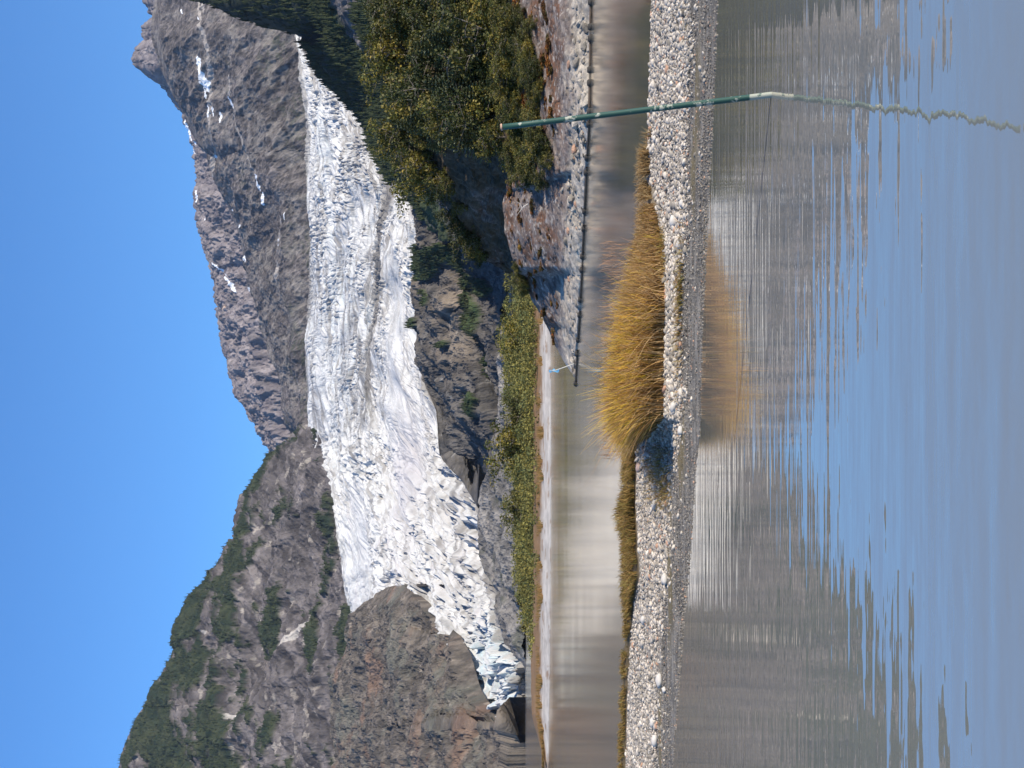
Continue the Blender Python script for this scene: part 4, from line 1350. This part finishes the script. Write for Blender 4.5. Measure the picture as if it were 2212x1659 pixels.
# thin tan grass right of the clump and emergent stems behind it
n = 9000
y = np.where(RNG.random(n) < 0.7, RNG.uniform(250, 560, n), RNG.uniform(130, 330, n))
ff = RNG.uniform(0.80, 0.99, n)
keep = fbm(np.stack([y / 25, ff * 6, y * 0], -1), 3, 77) + (y - 370) / 250 > -0.05
y, ff = y[keep], ff[keep]; n = len(y)
base = bar_point(y, ff)
height = RNG.uniform(0.08, 0.32, n) * np.interp(y, [130, 300, 560], [0.6, 0.9, 1.2])
lean = np.stack([RNG.normal(-0.15, 0.5, n), RNG.normal(0, 0.3, n), np.zeros(n)], -1)
pt = np.array([(0.40, 0.25, 0.10), (0.30, 0.17, 0.06), (0.5, 0.36, 0.18)])
blades('tan_grass', base, height, lean, np.full(n, 0.004), pt[RNG.integers(0, 3, n)] * 0.6, pt[RNG.integers(0, 3, n)], 72, 'short tan grass along the far rim of the bar right of the sedge')

n = 1500
y = RNG.uniform(520, 990, n)
d = RNG.uniform(27.5, 44, n)
base = np.stack([(829.5 - y) / F * d, d, np.full(n, -0.05)], -1)
height = RNG.uniform(0.15, 0.42, n)
lean = np.stack([RNG.normal(-0.1, 0.3, n), RNG.normal(0, 0.2, n), np.zeros(n)], -1)
pt = np.array([(0.38, 0.22, 0.12), (0.30, 0.16, 0.09)])
blades('emergent_stems', base, height, lean, np.full(n, 0.005), pt[RNG.integers(0, 2, n)] * 0.8, pt[RNG.integers(0, 2, n)], 73, 'sparse reddish stems standing in the shallow water behind the sedge')

# brown turf bank on the left far rim
n = 30000
y = RNG.uniform(930, 1950, n)
ff = RNG.uniform(0.74, 1.0, n)
dens = np.interp(y, [930, 1290, 1330, 1500, 1950], [1, 1, 0.6, 0.35, 0.5]) * sstep(-0.28, 0.12, fbm(np.stack([y / 38, ff * 5, y * 0], -1), 4, 83) + np.interp(y, [930, 1290, 1340], [0.22, 0.22, -0.05]))
keep = RNG.random(n) < dens
y, ff = y[keep], ff[keep]; n = len(y)
base = bar_point(y, ff)
base[:, 2] += 0.02
tall = np.exp(-((y - 1110) / 45) ** 2) * 0.22 + np.exp(-((y - 1240) / 30) ** 2) * 0.08
height = RNG.uniform(0.05, 0.22, n) * np.interp(y, [1290, 1350], [1, 0.6]) + tall * RNG.uniform(0.2, 1, n)
lean = np.stack([RNG.normal(-0.2, 0.5, n), RNG.normal(-0.1, 0.4, n), np.zeros(n)], -1)
pt = np.array([(0.34, 0.19, 0.045), (0.22, 0.16, 0.04), (0.46, 0.28, 0.09), (0.16, 0.09, 0.035), (0.30, 0.25, 0.06)])
blades('turf', base, height, lean, np.full(n, 0.006), pt[RNG.integers(0, 5, n)] * 0.6, pt[RNG.integers(0, 5, n)], 74, 'low brown and olive turf along the far rim of the bar at left', 3)

# little tufts on the stones
n = 1500
tc = [(1020, .50, 40, .05), (1010, .40, 25, .04), (1060, .35, 20, .03), (700, .26, 90, .02), (620, .28, 50, .02), (530, .66, 30, .03)]
yl, fl = [], []
for (yc, fc, sy, sf) in tc:
    yl.append(RNG.normal(yc, sy, n // 6)); fl.append(RNG.normal(fc, sf, n // 6))
y, ff = np.concatenate(yl), np.clip(np.concatenate(fl), 0.12, 0.9); n = len(y)
base = bar_point(y, ff)
height = RNG.uniform(0.05, 0.2, n)
lean = np.stack([RNG.normal(-0.3, 0.7, n), RNG.normal(0, 0.5, n), np.zeros(n)], -1)
blades('grass_tufts', base, height, lean, np.full(n, 0.004), pt[RNG.integers(0, 5, n)] * 0.7, pt[RNG.integers(0, 5, n)] * 1.3, 75, 'thin grass tufts growing among the pebbles of the bar', 3)

# ------------------------------------------------------------------ the leaning pole
PB = P(1665, 205, H * F / (1665 - HZ))
PT = P(1083, 275, H * F / (1665 - HZ) + 0.25)


def pole_mat():
    m = bpy.data.materials.new('pole_paint'); m.use_nodes = True
    n, l = m.node_tree.nodes, m.node_tree.links
    b = n['Principled BSDF']; b.inputs['Roughness'].default_value = 0.6
    ge = n.new('ShaderNodeNewGeometry')
    no = n.new('ShaderNodeTexNoise'); no.inputs['Scale'].default_value = 9; no.inputs['Detail'].default_value = 5; no.inputs['Roughness'].default_value = 0.7
    l.new(ge.outputs['Position'], no.inputs['Vector'])
    sp = n.new('ShaderNodeSeparateXYZ'); l.new(ge.outputs['Position'], sp.inputs[0])
    lo = n.new('ShaderNodeMapRange')
    lo.inputs['From Min'].default_value = 0.10; lo.inputs['From Max'].default_value = 0.24; lo.inputs['To Min'].default_value = 0.25; lo.inputs['To Max'].default_value = 0.0
    l.new(sp.outputs['Z'], lo.inputs['Value'])
    ad = n.new('ShaderNodeMath'); ad.operation = 'ADD'
    l.new(no.outputs['Fac'], ad.inputs[0]); l.new(lo.outputs[0], ad.inputs[1])
    cr = n.new('ShaderNodeValToRGB')
    e = cr.color_ramp.elements
    e[0].position = 0.575; e[0].color = (0.010, 0.055, 0.040, 1)
    e[1].position = 0.60; e[1].color = (0.30, 0.31, 0.25, 1)
    l.new(ad.outputs[0], cr.inputs[0])
    l.new(cr.outputs[0], b.inputs['Base Color'])
    return m


ax = PT - PB
low_ = PB - ax * (0.7 / np.linalg.norm(ax))
pts = [low_ + (PT - low_) * t_ for t_ in np.linspace(0, 1, 9)]
V, Fc = tubes([(pts, [0.030] * 9)], 20)
pole = make_mesh('leaning_pole', V - PB, Fc, None, pole_mat())
pole.location = PB
tag(pole, 'slim dark green pole with chipped paint leaning out of the lake at right', 'pole')
u_ = ax / np.linalg.norm(ax)
V, Fc = tubes([([PT - u_ * 0.012, PT + u_ * 0.006, PT + u_ * 0.010], [0.036, 0.036, 0.02])], 20)
cap = make_mesh('cap', V - PB, Fc, np.tile((0.42, 0.28, 0.2), (len(V), 1)), M_bark)
cap.parent = pole

# ------------------------------------------------------------------ stake with blue ribbon at the tip of the ledge, driftwood, dead branch
dS = 66.0
a_, b_, c_ = P(1240, 786, dS), P(1222, 790, dS), P(1188, 801, dS)
stake = thing('marker_stake', a_, 'thin white stake with a blue ribbon standing off the tip of the rock ledge', 'stake')
V, Fc = tubes([([a_ - a_, b_ - a_ + np.array([-.05, 0, 0]), P(1200, 800, dS) - a_, c_ - a_], [0.022, 0.02, 0.018, 0.014])], 8)
make_mesh('stick', V, Fc, np.tile((0.6, 0.58, 0.52), (len(V), 1)), M_bark, True, stake)
rv, rc = [], []
for k in range(9):
    t_ = k / 8
    p = P(1186 + 22 * t_, 801 + 1.5 * math.sin(k * 1.3), dS) - a_
    w_ = 0.055 * (1 + 0.4 * math.sin(k * 2))
    rv += [p + np.array([-w_, 0.02 * math.sin(k), 0]), p + np.array([w_, -0.02 * math.sin(k), 0])]
rf = [[2 * k, 2 * k + 1, 2 * k + 3, 2 * k + 2] for k in range(8)]
make_mesh('ribbon', rv, rf, np.tile((0.18, 0.5, 0.75), (len(rv), 1)), M_blade, True, stake)

rb = random.Random(5)
yb = -120.0
first = None
kk = 0
while yb < 822:
    ye = yb + rb.uniform(70, 110)
    q0 = P(float(curve(kf_bot, yb)), yb, H * F / (float(curve(kf_bot, yb)) - HZ) - 0.45)
    q1 = P(float(curve(kf_bot, ye)), ye, H * F / (float(curve(kf_bot, ye)) - HZ) - 0.45)
    q0[2] = q1[2] = 0.035
    mid = (q0 + q1) / 2
    dv = q1 - q0
    r0 = rb.uniform(0.035, 0.052)
    pts_ = [q0 - mid + dv * 0.02 + np.array([0, 0, rb.uniform(-.02, .02)]), -dv * 0.2 + np.array([0, rb.uniform(-.03, .03), 0]), dv * 0.2 + np.array([0, rb.uniform(-.03, .03), 0.01]), q1 - mid - dv * 0.03]
    V, Fc = tubes([(pts_, [r0, r0 * 1.05, r0 * 0.95, r0 * 0.8])], 8)
    lg = make_mesh('boom_log', V, Fc, np.tile((0.12, 0.085, 0.06), (len(V), 1)), M_bark)
    lg.location = mid
    for q_ in (0.12, 0.88):
        fc_ = dv * (q_ - 0.5)
        ud_ = dv / np.linalg.norm(dv) * 0.13
        V2, F2 = tubes([([fc_ - ud_, fc_ - ud_ * 0.7, fc_ + ud_ * 0.7, fc_ + ud_], [0.05, 0.11, 0.11, 0.05])], 10)
        fl_ = make_mesh('float', V2, F2, np.tile((0.05, 0.045, 0.04), (len(V2), 1)), M_bark)
        fl_.parent = lg
    lab = 'dark wet log in the floating chain along the foot of the rock ledge' if ye < 760 else 'last brown log of the floating chain at the tip of the ledge'
    tag(lg, lab, 'log', 'floating boom logs along the ledge')
    yb = ye + rb.uniform(4, 22)
    kk += 1

p = P(1140, 455, 63.5)
br = []
def rel_(x, y): return P(x, y, 63.2) - p
br.append(([rel_(1142, 440), rel_(1132, 446), rel_(1128, 450)], [.03, .022, .018]))
br.append(([rel_(1128, 450), rel_(1122, 458), rel_(1116, 466)], [.018, .012, .006]))
br.append(([rel_(1128, 450), rel_(1124, 440), rel_(1116, 436)], [.016, .012, .006]))
V, Fc = tubes(br, 7)
sn = make_mesh('dead_branch', V, Fc, np.tile((0.5, 0.45, 0.4), (len(V), 1)), M_bark)
sn.location = p
tag(sn, 'bare bleached branch sticking out over the rock ledge', 'branch')
# ------------------------------------------------------------------ thin air haze
hm = bpy.data.materials.new('haze_air'); hm.use_nodes = True
hm.node_tree.nodes.remove(hm.node_tree.nodes['Principled BSDF'])
pv = hm.node_tree.nodes.new('ShaderNodeVolumePrincipled')
pv.inputs['Color'].default_value = (0.68, 0.78, 1.0, 1)
pv.inputs['Density'].default_value = 1.2e-5
pv.inputs['Anisotropy'].default_value = 0.2
hm.node_tree.links.new(pv.outputs[0], hm.node_tree.nodes['Material Output'].inputs['Volume'])
x0, x1, y0, y1, z0_, z1 = -9100, 9100, -450, 9600, -7, 2700
hv = [(x, y, z) for z in (z0_, z1) for (x, y) in ((x0, y0), (x1, y0), (x1, y1), (x0, y1))]
hz = make_mesh('haze', hv, [[3, 2, 1, 0], [4, 5, 6, 7], [0, 1, 5, 4], [1, 2, 6, 5], [2, 3, 7, 6], [3, 0, 4, 7]], None, hm, False)
tag(hz, 'thin bluish air between the viewer and the far mountains', 'haze', kind='stuff')
print('bushes', cnt, 'objects', len(bpy.data.objects))
